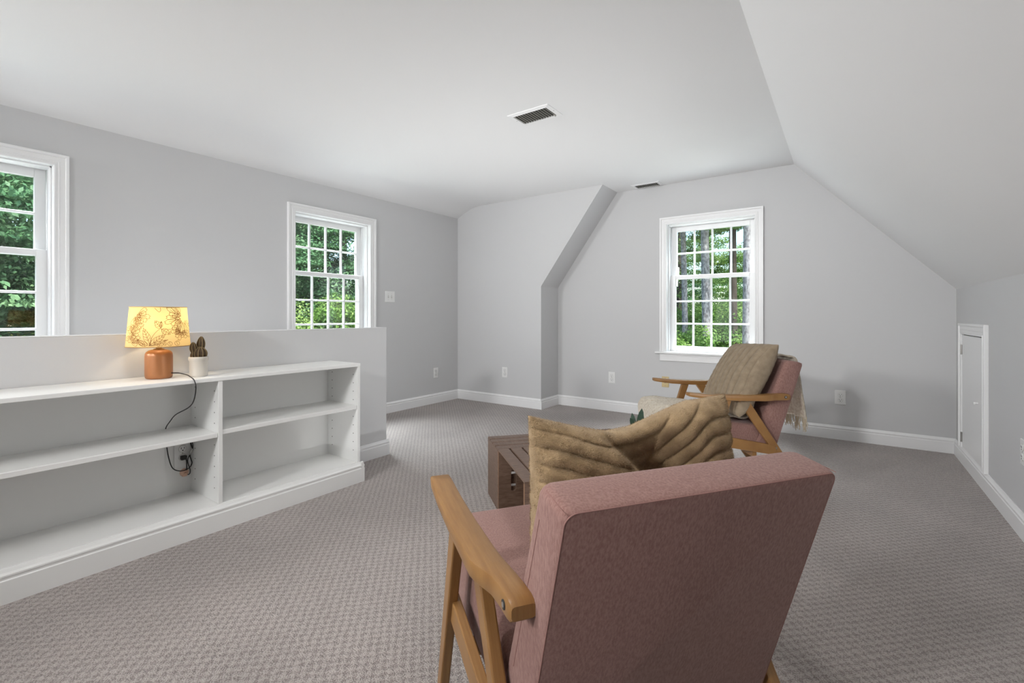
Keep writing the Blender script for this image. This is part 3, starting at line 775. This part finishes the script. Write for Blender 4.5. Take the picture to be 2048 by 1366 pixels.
# ------------------------------------------------------------------ armchairs (local: y forward, origin below the rear top seam)
def make_chair(loc, rz, label):
    r = thing('armchair', label, 'chair', loc, rz, 'pair of pink armchairs')
    hw, rs, zs, ZR, th = 0.287, 0.3226, 0.785, 0.80, 0.105
    rear = lambda z: rs * (zs - z)
    front = lambda z: 0.096 + 0.372 * (ZR - z)
    # back cushion: rounded panels stacked from the flat rear face to the softly rolled front
    zb_ = 0.235
    dn = Vector((0, rs, -1.0)); Lh = (zs - zb_) * dn.length; dn.normalize()
    nf = Vector((0, 1.0, rs)).normalized()
    def outline(ins, blg, rt=0.020, rb=0.016, m=7):
        """rounded rectangle (x, distance down from the top), starting bottom left, clockwise"""
        x0 = hw - ins; t0 = ins * 0.9; t1 = Lh - ins
        pts = []
        for (cx, ct, a0, r_) in ((-x0 + rb, t1 - rb, 180, rb), (-x0 + rt, t0 + rt, 180, rt), (x0 - rt, t0 + rt, 270, rt), (x0 - rb, t1 - rb, 0, rb)):
            for q in range(m):
                if cx < 0 and ct > Lh / 2: an = 90 + 90 * q / (m - 1)
                elif cx < 0: an = 180 + 90 * q / (m - 1)
                elif ct < Lh / 2: an = 270 + 90 * q / (m - 1)
                else: an = 0 + 90 * q / (m - 1)
                an = math.radians(an)
                pts.append((cx + r_ * math.cos(an), ct + r_ * math.sin(an)))
        return pts
    def at(x, t, dep):
        f = t / Lh
        D = dep * (th + 0.045 * f) / th
        p = dn * (t + (1 - f) * D * 0.14) + nf * D
        return (x, p.y, zs + p.z)
    prof = [(0.0, 0.0050), (0.0015, 0.0022), (0.005, 0.0004), (0.014, -0.0015), (0.030, -0.003), (0.050, -0.003)]
    R_ = 0.032
    for q in range(1, 9):
        an = q / 8 * PI / 2
        prof.append((th - R_ + R_ * math.sin(an), -0.003 + 0.026 * (1 - math.cos(an))))
    rings = []
    for dep, ins in prof:
        rings.append([at(x, t, dep) for x, t in outline(ins, 0)])
    mb = MB()
    mb.loft(rings)
    bc = mb.build('back_cushion', M['pink'], r, smooth=50)
    pip = [at(x, t, 0.0010) for x, t in outline(0.0028, 0)][6:-6]
    MB().tube(pip, 0.0013, 6).build('back_piping', M['pinkseam'], bc, smooth=60)
    for s in (-1, 1):
        MB().tube([at(s * (hw + 0.0028), t, th - R_ - 0.004) for t in (0.06, 0.18, 0.30, 0.42)], 0.0009, 5).build('side_seam', M['pinkseam'], bc)
        q0 = outline(-0.003, 0)[10 if s < 0 else 17]
        MB().tube([at(q0[0], q0[1], d_) for d_ in (0.003, 0.02, 0.04, th - R_)], 0.0008, 5).build('corner_seam', M['pinkseam'], bc)
    # seat cushion
    b = bmesh.new()
    P = [(0.30, 0.250), (0.235, 0.400), (0.835, 0.456), (0.825, 0.262)]
    vs = [b.verts.new((s * hw, y, z)) for s in (-1, 1) for (y, z) in P]
    for f in ((0, 1, 2, 3), (7, 6, 5, 4), (0, 4, 5, 1), (1, 5, 6, 2), (2, 6, 7, 3), (3, 7, 4, 0)):
        b.faces.new([vs[i] for i in f])
    bmesh.ops.recalc_face_normals(b, faces=b.faces)
    bmesh.ops.bevel(b, geom=list(b.edges), offset=0.022, segments=4, profile=0.5, affect='EDGES')
    mb = MB(); mb._merge(b)
    mb.build('seat_cushion', M['pink'], r, smooth=40)
    W_ = M['wood']
    for s in (-1, 1):
        # armrest: lofted along y with a waist behind the bend
        st = [  # y, x_out, x_in, z_top, thick
            (0.738, 0.351, 0.309, 0.612, 0.018), (0.733, 0.359, 0.303, 0.614, 0.022), (0.70, 0.362, 0.301, 0.611, 0.025), (0.60, 0.363, 0.300, 0.602, 0.029), (0.45, 0.363, 0.299, 0.597, 0.032),
            (0.32, 0.363, 0.297, 0.597, 0.034), (0.275, 0.362, 0.296, 0.598, 0.036), (0.25, 0.357, 0.295, 0.599, 0.037), (0.225, 0.348, 0.293, 0.600, 0.038), (0.20, 0.341, 0.291, 0.601, 0.038), (0.16, 0.337, 0.289, 0.602, 0.039), (0.125, 0.336, 0.288, 0.602, 0.039), (0.112, 0.335, 0.288, 0.599, 0.034), (0.106, 0.333, 0.289, 0.594, 0.024)]
        rings = []
        for y, xo, xi, zt_, tk in st:
            c = min(0.006, tk * 0.25); zl = zt_ - tk
            ring = [(xi + c, zt_), (xo - c, zt_), (xo - c * .3, zt_ - c * .3), (xo, zt_ - c), (xo, zl + c), (xo - c * .3, zl + c * .3), (xo - c, zl), (xi + c, zl), (xi + c * .3, zl + c * .3), (xi, zl + c), (xi, zt_ - c), (xi + c * .3, zt_ - c * .3)]
            rings.append([(s * x, y, z) for x, z in ring])
        arm = MB().loft(rings).build('armrest', W_, r, smooth=35)
        MB().disc_axis((s * 0.3345, 0.137, 0.583), (s, 0, 0), 0.0085, 0.0032, 16).build('bolt_recess', M['dark'], arm)
        MB().disc_axis((s * 0.3375, 0.137, 0.583), (s, 0, 0), 0.0048, 0.0012, 12).build('bolt', M['steel'], arm, smooth=30)
        MB().bar((s * 0.336, 0.682, 0.0), (s * 0.333, 0.497, 0.572), 0.026, 0.036, 0.004, 0.028, 0.052).build('front_leg', W_, r)
        rl = MB().bar((s * 0.312, 0.010, 0.0), (s * 0.312, 0.392, 0.566), 0.028, 0.042, 0.004, 0.028, 0.066).build('rear_leg', W_, r)
        MB().disc_axis((s * 0.3255, 0.192, 0.270), (s, 0, 0), 0.0065, 0.003, 14).build('bolt', M['steel'], rl)
        MB().hexa([(s * 0.305, 0.180, 0.225), (s * 0.329, 0.180, 0.225), (s * 0.336, 0.600, 0.296), (s * 0.312, 0.600, 0.296),
                   (s * 0.305, 0.195, 0.287), (s * 0.329, 0.195, 0.287), (s * 0.336, 0.575, 0.357), (s * 0.312, 0.575, 0.357)], 0.003).build('side_rail', W_, r)
    MB().box((-0.314, 0.50, 0.232), (0.314, 0.53, 0.268), 0.003, 1).build('cross_rail', W_, r)
    MB().box((-0.310, 0.30, 0.212), (0.310, 0.325, 0.246), 0.003, 1).build('cross_rail', W_, r)
    return r
NEAR = ((-0.1738, 0.8484, 0), math.radians(54.98))
FAR = ((-0.3794, 3.6477, 0), math.radians(125.99))
make_chair(*NEAR, 'pink armchair in the foreground seen from behind')
make_chair(*FAR, 'pink armchair by the back window with a cream throw over it')

# ------------------------------------------------------------------ fur pillows
rng = np.random.default_rng(5)
def pillow(loc, rz, tilt, half_w, half_h, thick, label, ribs, rib_dir, dent, m, nfur, side_dark=None, roll=0.0):
    N = 220
    u = np.linspace(-1, 1, N)
    U, Vv = np.meshgrid(u, u, indexing='ij')
    # pinched-corner outline
    X = half_w * U * (1 - 0.07 * (1 - U ** 2) * 0 - 0.045 * (1 - Vv ** 2) * np.abs(U) ** 3)
    Z = half_h * Vv * (1 - 0.045 * (1 - U ** 2) * np.abs(Vv) ** 3)
    env = np.clip((1 - U ** 2), 0, 1) ** 0.45 * np.clip((1 - Vv ** 2), 0, 1) ** 0.45
    T = thick * env
    R = (Vv if rib_dir == 'h' else U)
    R2 = (U if rib_dir == 'h' else Vv)
    wob = 0.014 * np.sin(5 * R2 + 3 * R) + 0.005 * np.sin(13 * R2 - 5 * R)
    shear = 0.50 * np.clip(U - 0.17, 0, 0.5) * np.clip(Vv * 2, 0, 1) if dent else 0.0
    ph = (R + wob - shear) * ribs / 2 * PI
    rib = np.abs(np.sin(ph)) ** 0.30
    bumps = 0.0009 * np.sin(34 * R2 + 9 * np.floor(ph / PI)) * rib
    rib2 = np.abs(np.sin((R2 + 0.05 * np.floor(ph / PI) % 0.11) * 4.2 + 0.5)) ** 0.22
    T = T + ((0.018 if dent else 0.024) * rib + (0.0012 + 0.006 * np.clip((R2 - 0.25) * 2, 0, 1) * (rib_dir == 'h')) * rib2 + bumps) * np.clip(env * 2.4, 0, 1)
    Xs, Zs, Ts, Cy = X.copy(), Z.copy(), T.copy(), np.zeros_like(X)
    if dent:
        fall = np.clip((Vv + 0.4) / 1.4, 0, 1) ** 1.4
        top = np.interp(U, [-1, -0.7, -0.24, 0.0, 0.3, 0.6, 1.0], dent)
        Zs = Zs + top * fall
        du = U - 0.17; dv = Vv - 0.50
        sg = np.where(du < 0, 0.62, 0.42)
        g = np.exp(-(du / sg) ** 2)
        pull = np.sin(PI * np.clip((Vv + 0.35) / 1.35, 0, 1)) ** 1.2
        Zs = Zs - np.where(du < 0, 0.050, 0.070) * g * pull
        pin = np.exp(-(du / np.where(du < 0, 0.34, 0.26)) ** 2 - (dv / 0.42) ** 2)
        Ts = Ts * (1 - 0.80 * pin)
        uc = 0.17 - (Vv - 0.50) * 1.25
        stepf = 1 / (1 + np.exp(-(U - uc) / 0.022))
        hi = np.clip((Vv - 0.28) * 3.5, 0, 1) * (1 - np.abs(Vv) ** 8)
        Cy = Cy + 0.045 * stepf * hi * np.exp(-((U - uc) / 0.5) ** 2 * (U > uc)) - 0.014 * (1 - stepf) * hi * np.exp(-((U - uc) / 0.45) ** 2)
    back = np.stack([Xs, Cy - Ts, Zs], -1).reshape(-1, 3)
    frnt = np.stack([Xs, Cy + Ts, Zs], -1).reshape(-1, 3)
    idx = np.arange(N * N).reshape(N, N)
    q = np.stack([idx[:-1, :-1], idx[1:, :-1], idx[1:, 1:], idx[:-1, 1:]], -1).reshape(-1, 4)
    # share border vertices
    border = np.zeros((N, N), bool); border[0] = border[-1] = True; border[:, 0] = border[:, -1] = True
    bm_ = border.ravel()
    map2 = np.arange(N * N) + N * N
    map2[bm_] = np.arange(N * N)[bm_]
    keep = np.concatenate([np.ones(N * N, bool), ~bm_])
    new = np.cumsum(keep) - 1
    F2 = np.concatenate([q, map2[q[:, ::-1]]])
    V2 = np.concatenate([back, frnt])[keep]
    F2 = new[F2]
    Mx = (Matrix.Translation(loc) @ Matrix.Rotation(rz, 4, 'Z') @ Matrix.Rotation(tilt, 4, 'X') @ Matrix.Rotation(roll, 4, 'Y'))
    p = np_mesh('throw_pillow', V2, F2, m, None, True)
    p.matrix_world = Mx
    tag(p, label, 'pillow', 'brown fur throw pillows')
    # fur tufts: slim triangles
    A, B, C, D = (V2[F2[:, i]] for i in range(4))
    nrm = np.cross(C - A, D - B); ar = np.linalg.norm(nrm, axis=1) + 1e-12
    nrm = nrm / ar[:, None]
    rw = np.tile(((rib[:-1, :-1] + rib[1:, 1:] + rib[1:, :-1] + rib[:-1, 1:]) / 4).ravel(), 2)
    wgt = ar * np.clip((rw - 0.62) * 4, 0.0, 1) + 0.01
    pick = rng.choice(len(F2), nfur, p=wgt / wgt.sum())
    a, b_ = rng.random((2, nfur, 1))
    base = (A[pick] * (1 - a) + B[pick] * a) * (1 - b_) + (D[pick] * (1 - a) + C[pick] * a) * b_
    nn = nrm[pick]
    lean = np.array([0.1, 0, -0.5]) + rng.normal(0, 0.5, (nfur, 3))
    d = nn + 0.9 * lean
    d /= np.linalg.norm(d, axis=1)[:, None]
    L = rng.uniform(0.0022, 0.0048, (nfur, 1))
    s = np.cross(d, rng.normal(0, 1, (nfur, 3))); s /= np.linalg.norm(s, axis=1)[:, None]
    wdt = 0.00045
    Vf = np.concatenate([base - s * wdt - nn * 0.001, base + s * wdt - nn * 0.001, base + d * L], 1).reshape(-1, 3)
    Ff = np.arange(nfur * 3).reshape(-1, 3)
    f = np_mesh('fur', Vf, Ff, m, p)
    tag(f, kind='stuff')
    return p
def chair_pt(ch, x, y, z):
    (l, a) = ch
    c, s = math.cos(a), math.sin(a)
    return (l[0] + x * c - y * s, l[1] + x * s + y * c, l[2] + z)
pillow(chair_pt(NEAR, -0.003, 0.235, 0.662), NEAR[1], math.radians(-1), 0.248, 0.232, 0.074, 'brown ribbed fur pillow with a dented top in the foreground chair', 13.5, 'h', (-0.012, -0.028, -0.052, -0.044, -0.018, 0.0, 0.002), M['fur'], 190000)
pillow(chair_pt(FAR, -0.078, 0.305, 0.668), FAR[1], math.radians(31), 0.250, 0.255, 0.080, 'taupe ribbed fur pillow leaning in the chair by the window', 9, 'v', None, M['furfar'], 55000, roll=math.radians(4))

# ------------------------------------------------------------------ knitted throw over the far chair
def make_throw():
    path = [(0.862, 0.36), (0.870, 0.41), (0.862, 0.452), (0.83, 0.478), (0.76, 0.480), (0.62, 0.466), (0.50, 0.452), (0.40, 0.440), (0.325, 0.432), (0.285, 0.46), (0.262, 0.53), (0.225, 0.62), (0.185, 0.73), (0.152, 0.785), (0.122, 0.818), (0.085, 0.826), (0.035, 0.820), (-0.008, 0.806), (-0.020, 0.77), (-0.030, 0.70), (-0.044, 0.60), (-0.060, 0.50), (-0.072, 0.42)]
    pts = spline([(0, y, z) for y, z in path], 5)
    nU = 40
    V = []; F = []
    n = len(pts)
    for i, p in enumerate(pts):
        f = i / (n - 1)
        for k in range(nU):
            t = k / (nU - 1)
            x0 = -0.235 + 0.035 * min(1, f / 0.5)
            x = x0 + (0.245 - x0) * t + 0.010 * math.sin(9 * f + 2)
            hang = max(0.0, (f - 0.80) / 0.20); hang0 = max(0.0, (0.10 - f) / 0.1)
            y = p.y + hang * 0.014 * math.sin(30 * t + 1) - hang * 0.01 + hang0 * 0.008 * math.sin(22 * t)
            z = p.z + 0.0022 * math.sin(40 * t + 25 * f) + 0.002 * math.sin(17 * f * 6 + 8 * t)
            if 0.03 < f < 0.3: z += 0.004 * (1 + math.sin(26 * t + 6 * f))
            V.append((x, y, z))
    for i in range(n - 1):
        for k in range(nU - 1):
            a = i * nU + k
            F.append((a, a + 1, a + nU + 1, a + nU))
    o = np_mesh('throw_blanket', V, F, M['knit'], None, True)
    o.matrix_world = Matrix.Translation(FAR[0]) @ Matrix.Rotation(FAR[1], 4, 'Z')
    tag(o, 'cream knitted throw with fringe draped over the far armchair', 'blanket')
    md = o.modifiers.new('thickness', 'SOLIDIFY'); md.thickness = 0.011; md.offset = 0.0
    rr = random.Random(3)
    mb = MB()
    last = V[-nU:]
    for k in range(0, nU * 2):
        t = k / (nU * 2 - 1) * (nU - 1)
        i = min(int(t), nU - 2); q = t - i
        b = Vector(last[i]).lerp(Vector(last[i + 1]), q)
        L = rr.uniform(0.055, 0.095)
        pp = [b + Vector((0, 0, 0.012))]
        dx, dy = rr.uniform(-.014, .014), rr.uniform(-.018, .012)
        for j in range(1, 5):
            pp.append(b + Vector((dx * j / 4 + rr.uniform(-.003, .003), dy * j / 4 + rr.uniform(-.003, .003), -L * j / 4)))
        mb.tube(pp, [0.0032, 0.0030, 0.0027, 0.0024, 0.0016], 5)
    mb.build('fringe', M['fringe'], o, kind='stuff')
make_throw()

# ------------------------------------------------------------------ four crates set as a pinwheel table
def cam_pt(l, d, z=0.0):
    a = math.radians(35.3)
    return (l * math.cos(a) - d * math.sin(a), l * math.sin(a) + d * math.cos(a), z)
TA = math.radians(35.3 + 14.5)
TO = cam_pt(-0.146, 2.855)
CL, CW, CH = 0.53, 0.275, 0.345
def crate_proto():
    """local: length along x 0..CL, depth y -CW..0; opening faces +y, slatted bottom faces -y"""
    r = empty('wooden_crate')
    bt = 0.016; st = 0.010
    # end boards with vertical hand hole near the open side
    MB().box((0, -CW + st, st), (bt, 0, CH - st), 0.001, 1).build('end_board', M['crate'], r)
    for x0 in (CL - bt,):
        b = bmesh.new()
        hy, hz, hl, hr = -0.085, CH / 2, 0.045, 0.016
        outer = [(-CW + st, st), (-st * 0, st), (-st * 0, CH - st), (-CW + st, CH - st)]
        hole = []
        for k in range(12):
            a = 2 * PI * k / 12
            hole.append((hy + hr * math.cos(a), hz + hr * math.sin(a) + (hl if math.sin(a) > 1e-6 else (-hl if math.sin(a) < -1e-6 else 0))))
        rings = []
        for x in (x0, x0 + bt):
            rings.append(([b.verts.new((x, y, z)) for y, z in outer], [b.verts.new((x, y, z)) for y, z in hole]))
        for (o_, h_) in rings:
            es = []
            for L_ in (o_, h_):
                for i in range(len(L_)):
                    es.append(b.edges.new((L_[i], L_[(i + 1) % len(L_)])))
            bmesh.ops.triangle_fill(b, edges=es, use_beauty=True)
        for idx in (0, 1):
            A, B = rings[0][idx], rings[1][idx]
            for i in range(len(A)):
                b.faces.new((A[i], A[(i + 1) % len(A)], B[(i + 1) % len(A)], B[i]))
        mb = MB(); mb._merge(b)
        mb.build('end_board', M['crate'], r)
    def slats(n, lo, hi, gap):
        wd = (hi - lo - gap * (n - 1)) / n
        return [(lo + i * (wd + gap), lo + i * (wd + gap) + wd) for i in range(n)]
    for y0, y1 in slats(4, -CW, 0, 0.011):
        MB().box((0, y0, CH - st), (CL, y1, CH), 0.0015, 1).build('slat', M['crate'], r)
        MB().box((0, y0, 0), (CL, y1, st), 0.0015, 1).build('slat', M['crate'], r)
    for z0, z1 in slats(5, st + 0.002, CH - st - 0.002, 0.013):
        MB().box((0, -CW, z0), (CL, -CW + st, z1), 0.0015, 1).build('slat', M['crate'], r)
    for x in (0.001, CL - bt + 0.001):   # pale sawn edge of the end boards at the opening
        MB().box((x, 0.0, st), (x + bt - 0.002, 0.0012, CH - st)).build('board_edge', M['crateedge'], r)
    return r
def place_crate(o, px, py, rot, label):
    c, s = math.cos(TA), math.sin(TA)
    o.location = (TO[0] + px * c - py * s, TO[1] + px * s + py * c, 0.0)
    o.rotation_euler = (0, 0, TA + rot)
    tag(o, label, 'crate', 'stained crates forming a low table')
c1 = crate_proto()
copies = [copy_tree(c1) for _ in range(3)]
place_crate(c1, 0.0, 0.0, 0.0, 'stained wooden crate at the far left of the crate table')
# c2: opening faces left (-x): local +y -> table -x : rotate +90deg; local x -> table y
place_crate(copies[0], 0.0, -CW - CL - 0.002, PI / 2, 'stained wooden crate nearest the foreground chair, open side facing left')
place_crate(copies[1], CW + CL + 0.004, -CW - CL - 0.002 - 0.0, PI, 'stained wooden crate hidden behind the fur pillow, near right')
place_crate(copies[2], CL + CW + 0.004, 0.0, -PI / 2, 'stained wooden crate at the far right of the crate table')

# ------------------------------------------------------------------ small plant on the crate table
def make_plant():
    c = cam_pt(0.668, 2.50, CH)
    r = thing('potted_plant', 'dark pointed-leaf plant peeking over the foreground fur pillow', 'plant', c)
    MB().lathe([(0.040, 0), (0.046, 0.004), (0.052, 0.06), (0.053, 0.078), (0.049, 0.080), (0.047, 0.070)], 28).build('pot', M['pot'], r, smooth=45)
    MB().lathe([(0.0475, 0.0705), (0.02, 0.074)], 20).build('soil', M['soil'], r)
    for (a, lean, L, wd, ox, oy) in ((0.2, 0.10, 0.172, 0.030, 0.004, 0.004), (2.4, 0.30, 0.135, 0.024, -0.015, 0.010), (4.3, 0.35, 0.13, 0.022, 0.0, -0.015), (5.4, 0.45, 0.12, 0.022, 0.015, -0.01), (1.3, 0.5, 0.11, 0.020, 0.01, 0.018)):
        rings = []
        for j in range(9):
            t = j / 8
            wv = wd * (0.55 + 0.9 * t) * (1 - t) ** 0.6 + 0.0006
            o = lean * L * t ** 1.5
            px, py, pz = ox + o * math.cos(a), oy + o * math.sin(a), 0.07 + L * t
            tx, ty = math.cos(math.radians(35.3)), math.sin(math.radians(35.3))
            fx, fy = -ty, tx
            rings.append([(px - tx * wv, py - ty * wv, pz), (px + fx * 0.003, py + fy * 0.003, pz), (px + tx * wv, py + ty * wv, pz), (px - fx * 0.002, py - fy * 0.002, pz)])
        MB().loft(rings).build('leaf', M['leafdark'], r, smooth=50)
make_plant()

# ------------------------------------------------------------------ outdoors
MB().box((-60, -40, -3.2), (40, 70, -2.9)).build('lawn', M['grass'], **STRUCT)
lr = np.random.default_rng(11)
def leaf_cloud(nclump, per, rx, rz_, cr, ls, droop=0.3, squash=0.55, shell=True):
    """leaf quads clustered on flattened clumps inside an ellipsoid"""
    out = []
    for _ in range(nclump):
        v = lr.normal(0, 1, 3); v /= np.linalg.norm(v)
        c = v * np.array([rx, rx, rz_]) * lr.uniform(0.35, 1.0) ** 0.6
        rad = cr * lr.uniform(0.6, 1.3)
        d = lr.normal(0, 1, (per, 3)); d /= np.linalg.norm(d, axis=1)[:, None]
        rr = rad * lr.uniform(0.55, 1.05, (per, 1))
        out.append((c + d * rr * np.array([1, 1, squash]) - np.array([0, 0, 1]) * droop * rad * (d[:, :1] ** 2 + d[:, 1:2] ** 2), d))
    P = np.concatenate([o[0] for o in out]); D = np.concatenate([o[1] for o in out])
    n = len(P)
    nn = D * np.array([0.6, 0.6, 1]) + lr.normal(0, 0.55, (n, 3)) + np.array([0, 0, 0.5]); nn /= np.linalg.norm(nn, axis=1)[:, None]
    a = np.cross(nn, lr.normal(0, 1, (n, 3))); a /= np.linalg.norm(a, axis=1)[:, None]
    b = np.cross(nn, a)
    s = ls * lr.uniform(0.6, 1.25, (n, 1))
    V = np.stack([P - a * s, P - b * s * 0.5 + nn * s * .12, P + a * s, P + b * s * 0.5 + nn * s * .12], 1).reshape(-1, 3)
    return V, np.arange(n * 4).reshape(-1, 4)
crowns = {}
def crown_mesh(key, m, *a, **k):
    V, F = leaf_cloud(*a, **k)
    o = np_mesh('crown', V, F, m); me = o.data; bpy.data.objects.remove(o); crowns[key] = me
crown_mesh('A', M['leafA'], 100, 1500, 2.3, 2.9, 0.62, 0.036, droop=0.45, squash=0.42)
crown_mesh('A2', M['leafA'], 100, 1500, 2.3, 2.9, 0.62, 0.036, droop=0.45, squash=0.42)
crown_mesh('B', M['leafB'], 80, 1100, 1.7, 1.5, 0.5, 0.036, droop=0.2, squash=0.6)
crown_mesh('C', M['leafC'], 45, 800, 1.0, 0.9, 0.42, 0.036, droop=0.2, squash=0.6)
crown_mesh('P', M['leafB'], 75, 700, 2.6, 2.6, 0.55, 0.036, droop=0.3, squash=0.5)
def tree(name, key, loc, sc, label, trunk_r, trunk_top, trunk_m, group, cat, sz=None, rz=0.0, lean=(0, 0), g=-2.9):
    """loc = crown centre"""
    r = thing(name, label, cat, (loc[0], loc[1], g), rz, group)
    o = bpy.data.objects.new('crown', crowns[key]); link(o, r)
    o.location = (0, 0, loc[2] - g); o.scale = (sc, sc, sz or sc)
    tag(o, kind='stuff')
    H = trunk_top - g
    pts = [(-lean[0] * (1 - t) + 0.04 * math.sin(5 * t + loc[0]), -lean[1] * (1 - t), H * t) for t in [k / 8 for k in range(9)]]
    MB().tube(pts, [trunk_r * (1.25 - 0.6 * k / 8) for k in range(9)], 10).build('trunk', trunk_m, r, smooth=60)
    return r
BD = M['barkdark']; BP = M['bark']
GL = 'broadleaf trees outside the left windows'
tree('broadleaf_tree', 'A', (-9.4, 0.9, 2.2), 1.0, 'bluish green drooping tree filling the far left window', 0.14, 3.4, BD, GL, 'tree')
tree('broadleaf_tree', 'A2', (-10.2, 6.6, 2.9), 1.0, 'tall bluish green tree in the upper panes of the second left window', 0.14, 4.2, BD, GL, 'tree', rz=1.0)
tree('broadleaf_tree', 'A', (-12.5, 3.6, 2.4), 1.15, 'dark green tree standing between the views of the two left windows', 0.16, 4.0, BD, GL, 'tree', rz=2.1)
tree('broadleaf_tree', 'A2', (-13.0, -1.2, 2.3), 1.2, 'dark green tree behind the tree in the far left window', 0.16, 4.0, BD, GL, 'tree', rz=0.4)
tree('broadleaf_tree', 'A', (-13.2, 9.2, 2.6), 1.2, 'dark green tree behind the second left window, rightmost one', 0.16, 4.0, BD, GL, 'tree', rz=3.3)
tree('broadleaf_tree', 'A2', (-16.5, 6.5, 2.6), 1.45, 'distant dark tree deep behind the second left window', 0.18, 4.4, BD, GL, 'tree', rz=4.3)
tree('broadleaf_tree', 'A', (-16.5, 1.6, 2.6), 1.45, 'distant dark tree deep behind the far left window', 0.18, 4.4, BD, GL, 'tree', rz=5.3)
tree('shrub', 'B', (-8.6, 6.0, 0.0), 0.95, 'bright green bush low in the second left window', 0.05, 0.2, BD, 'bushes under the left windows', 'bush')
tree('shrub', 'B', (-8.8, 1.7, -0.55), 0.95, 'green bush low in the far left window', 0.05, -0.3, BD, 'bushes under the left windows', 'bush', rz=2.0)
tree('shrub', 'C', (-7.9, 0.78, 0.28), 0.65, 'yellow and orange leaved bush at the bottom of the far left window', 0.04, 0.0, BD, 'bushes under the left windows', 'bush')
tree('shrub', 'B', (-9.6, 3.8, -0.2), 1.1, 'green bush between the views of the two left windows', 0.05, 0.0, BD, 'bushes under the left windows', 'bush', rz=1.2)
GB = 'trees outside the back window'
def pine(loc, r_, top, lean, m, label, key='P', cz=5.4, sc=0.9):
    return tree('pine_tree', key, (loc[0], loc[1], cz), sc, label, r_, top, m, GB, 'tree', lean=lean, rz=loc[0])
# trunk line at crown xy leaning away towards the ground
pine((-1.33, 9.0), 0.115, 6.5, (0.26, 0), BP, 'pale barked leaning pine trunk at the right of the back window', cz=4.9, sc=0.85)
pine((-2.52, 11.0), 0.095, 6.5, (0.0, 0), BP, 'pale straight pine trunk left of centre in the back window', cz=5.2, sc=0.85)
pine((-3.30, 12.0), 0.07, 6.5, (0.05, 0), BP, 'thin pale trunk at the left edge of the back window', cz=5.0, sc=0.75)
pine((-2.15, 12.2), 0.09, 6.5, (-0.05, 0), BD, 'dark trunk just left of the leaning pine in the back window', cz=5.3, sc=0.8)
tree('broadleaf_tree', 'P', (-4.6, 16.5, 1.6), 1.0, 'loose green tree far behind the left half of the back window', 0.12, 4.5, BD, GB, 'tree')
tree('broadleaf_tree', 'P', (-2.2, 18.5, 1.3), 1.0, 'loose green tree far behind the right half of the back window', 0.12, 4.5, BD, GB, 'tree', rz=2.2)
tree('broadleaf_tree', 'P', (0.6, 15.0, 2.4), 1.0, 'loose green tree right of the back window view', 0.12, 4.5, BD, GB, 'tree', rz=4.0)
tree('broadleaf_tree', 'A', (-4.4, 24.0, -0.2), 1.3, 'dark far tree low behind the back window', 0.16, 3.0, BD, GB, 'tree', rz=1.1)
tree('broadleaf_tree', 'A2', (-9.0, 21.0, 1.0), 1.3, 'dark far tree left of the back window view', 0.16, 3.0, BD, GB, 'tree', rz=2.6)
GS = 'bushes under the back window'
tree('shrub', 'B', (-3.1, 10.2, -0.45), 0.85, 'bright green bush low in the left half of the back window', 0.05, -0.2, BD, GS, 'bush', rz=0.7)
tree('shrub', 'B', (-1.9, 9.9, -0.75), 0.75, 'green bush low in the middle of the back window', 0.05, -0.4, BD, GS, 'bush', rz=2.9)
tree('shrub', 'B', (-2.7, 13.2, -0.1), 1.0, 'green bush behind the pine trunks in the back window', 0.05, 0.0, BD, GS, 'bush', rz=4.1)
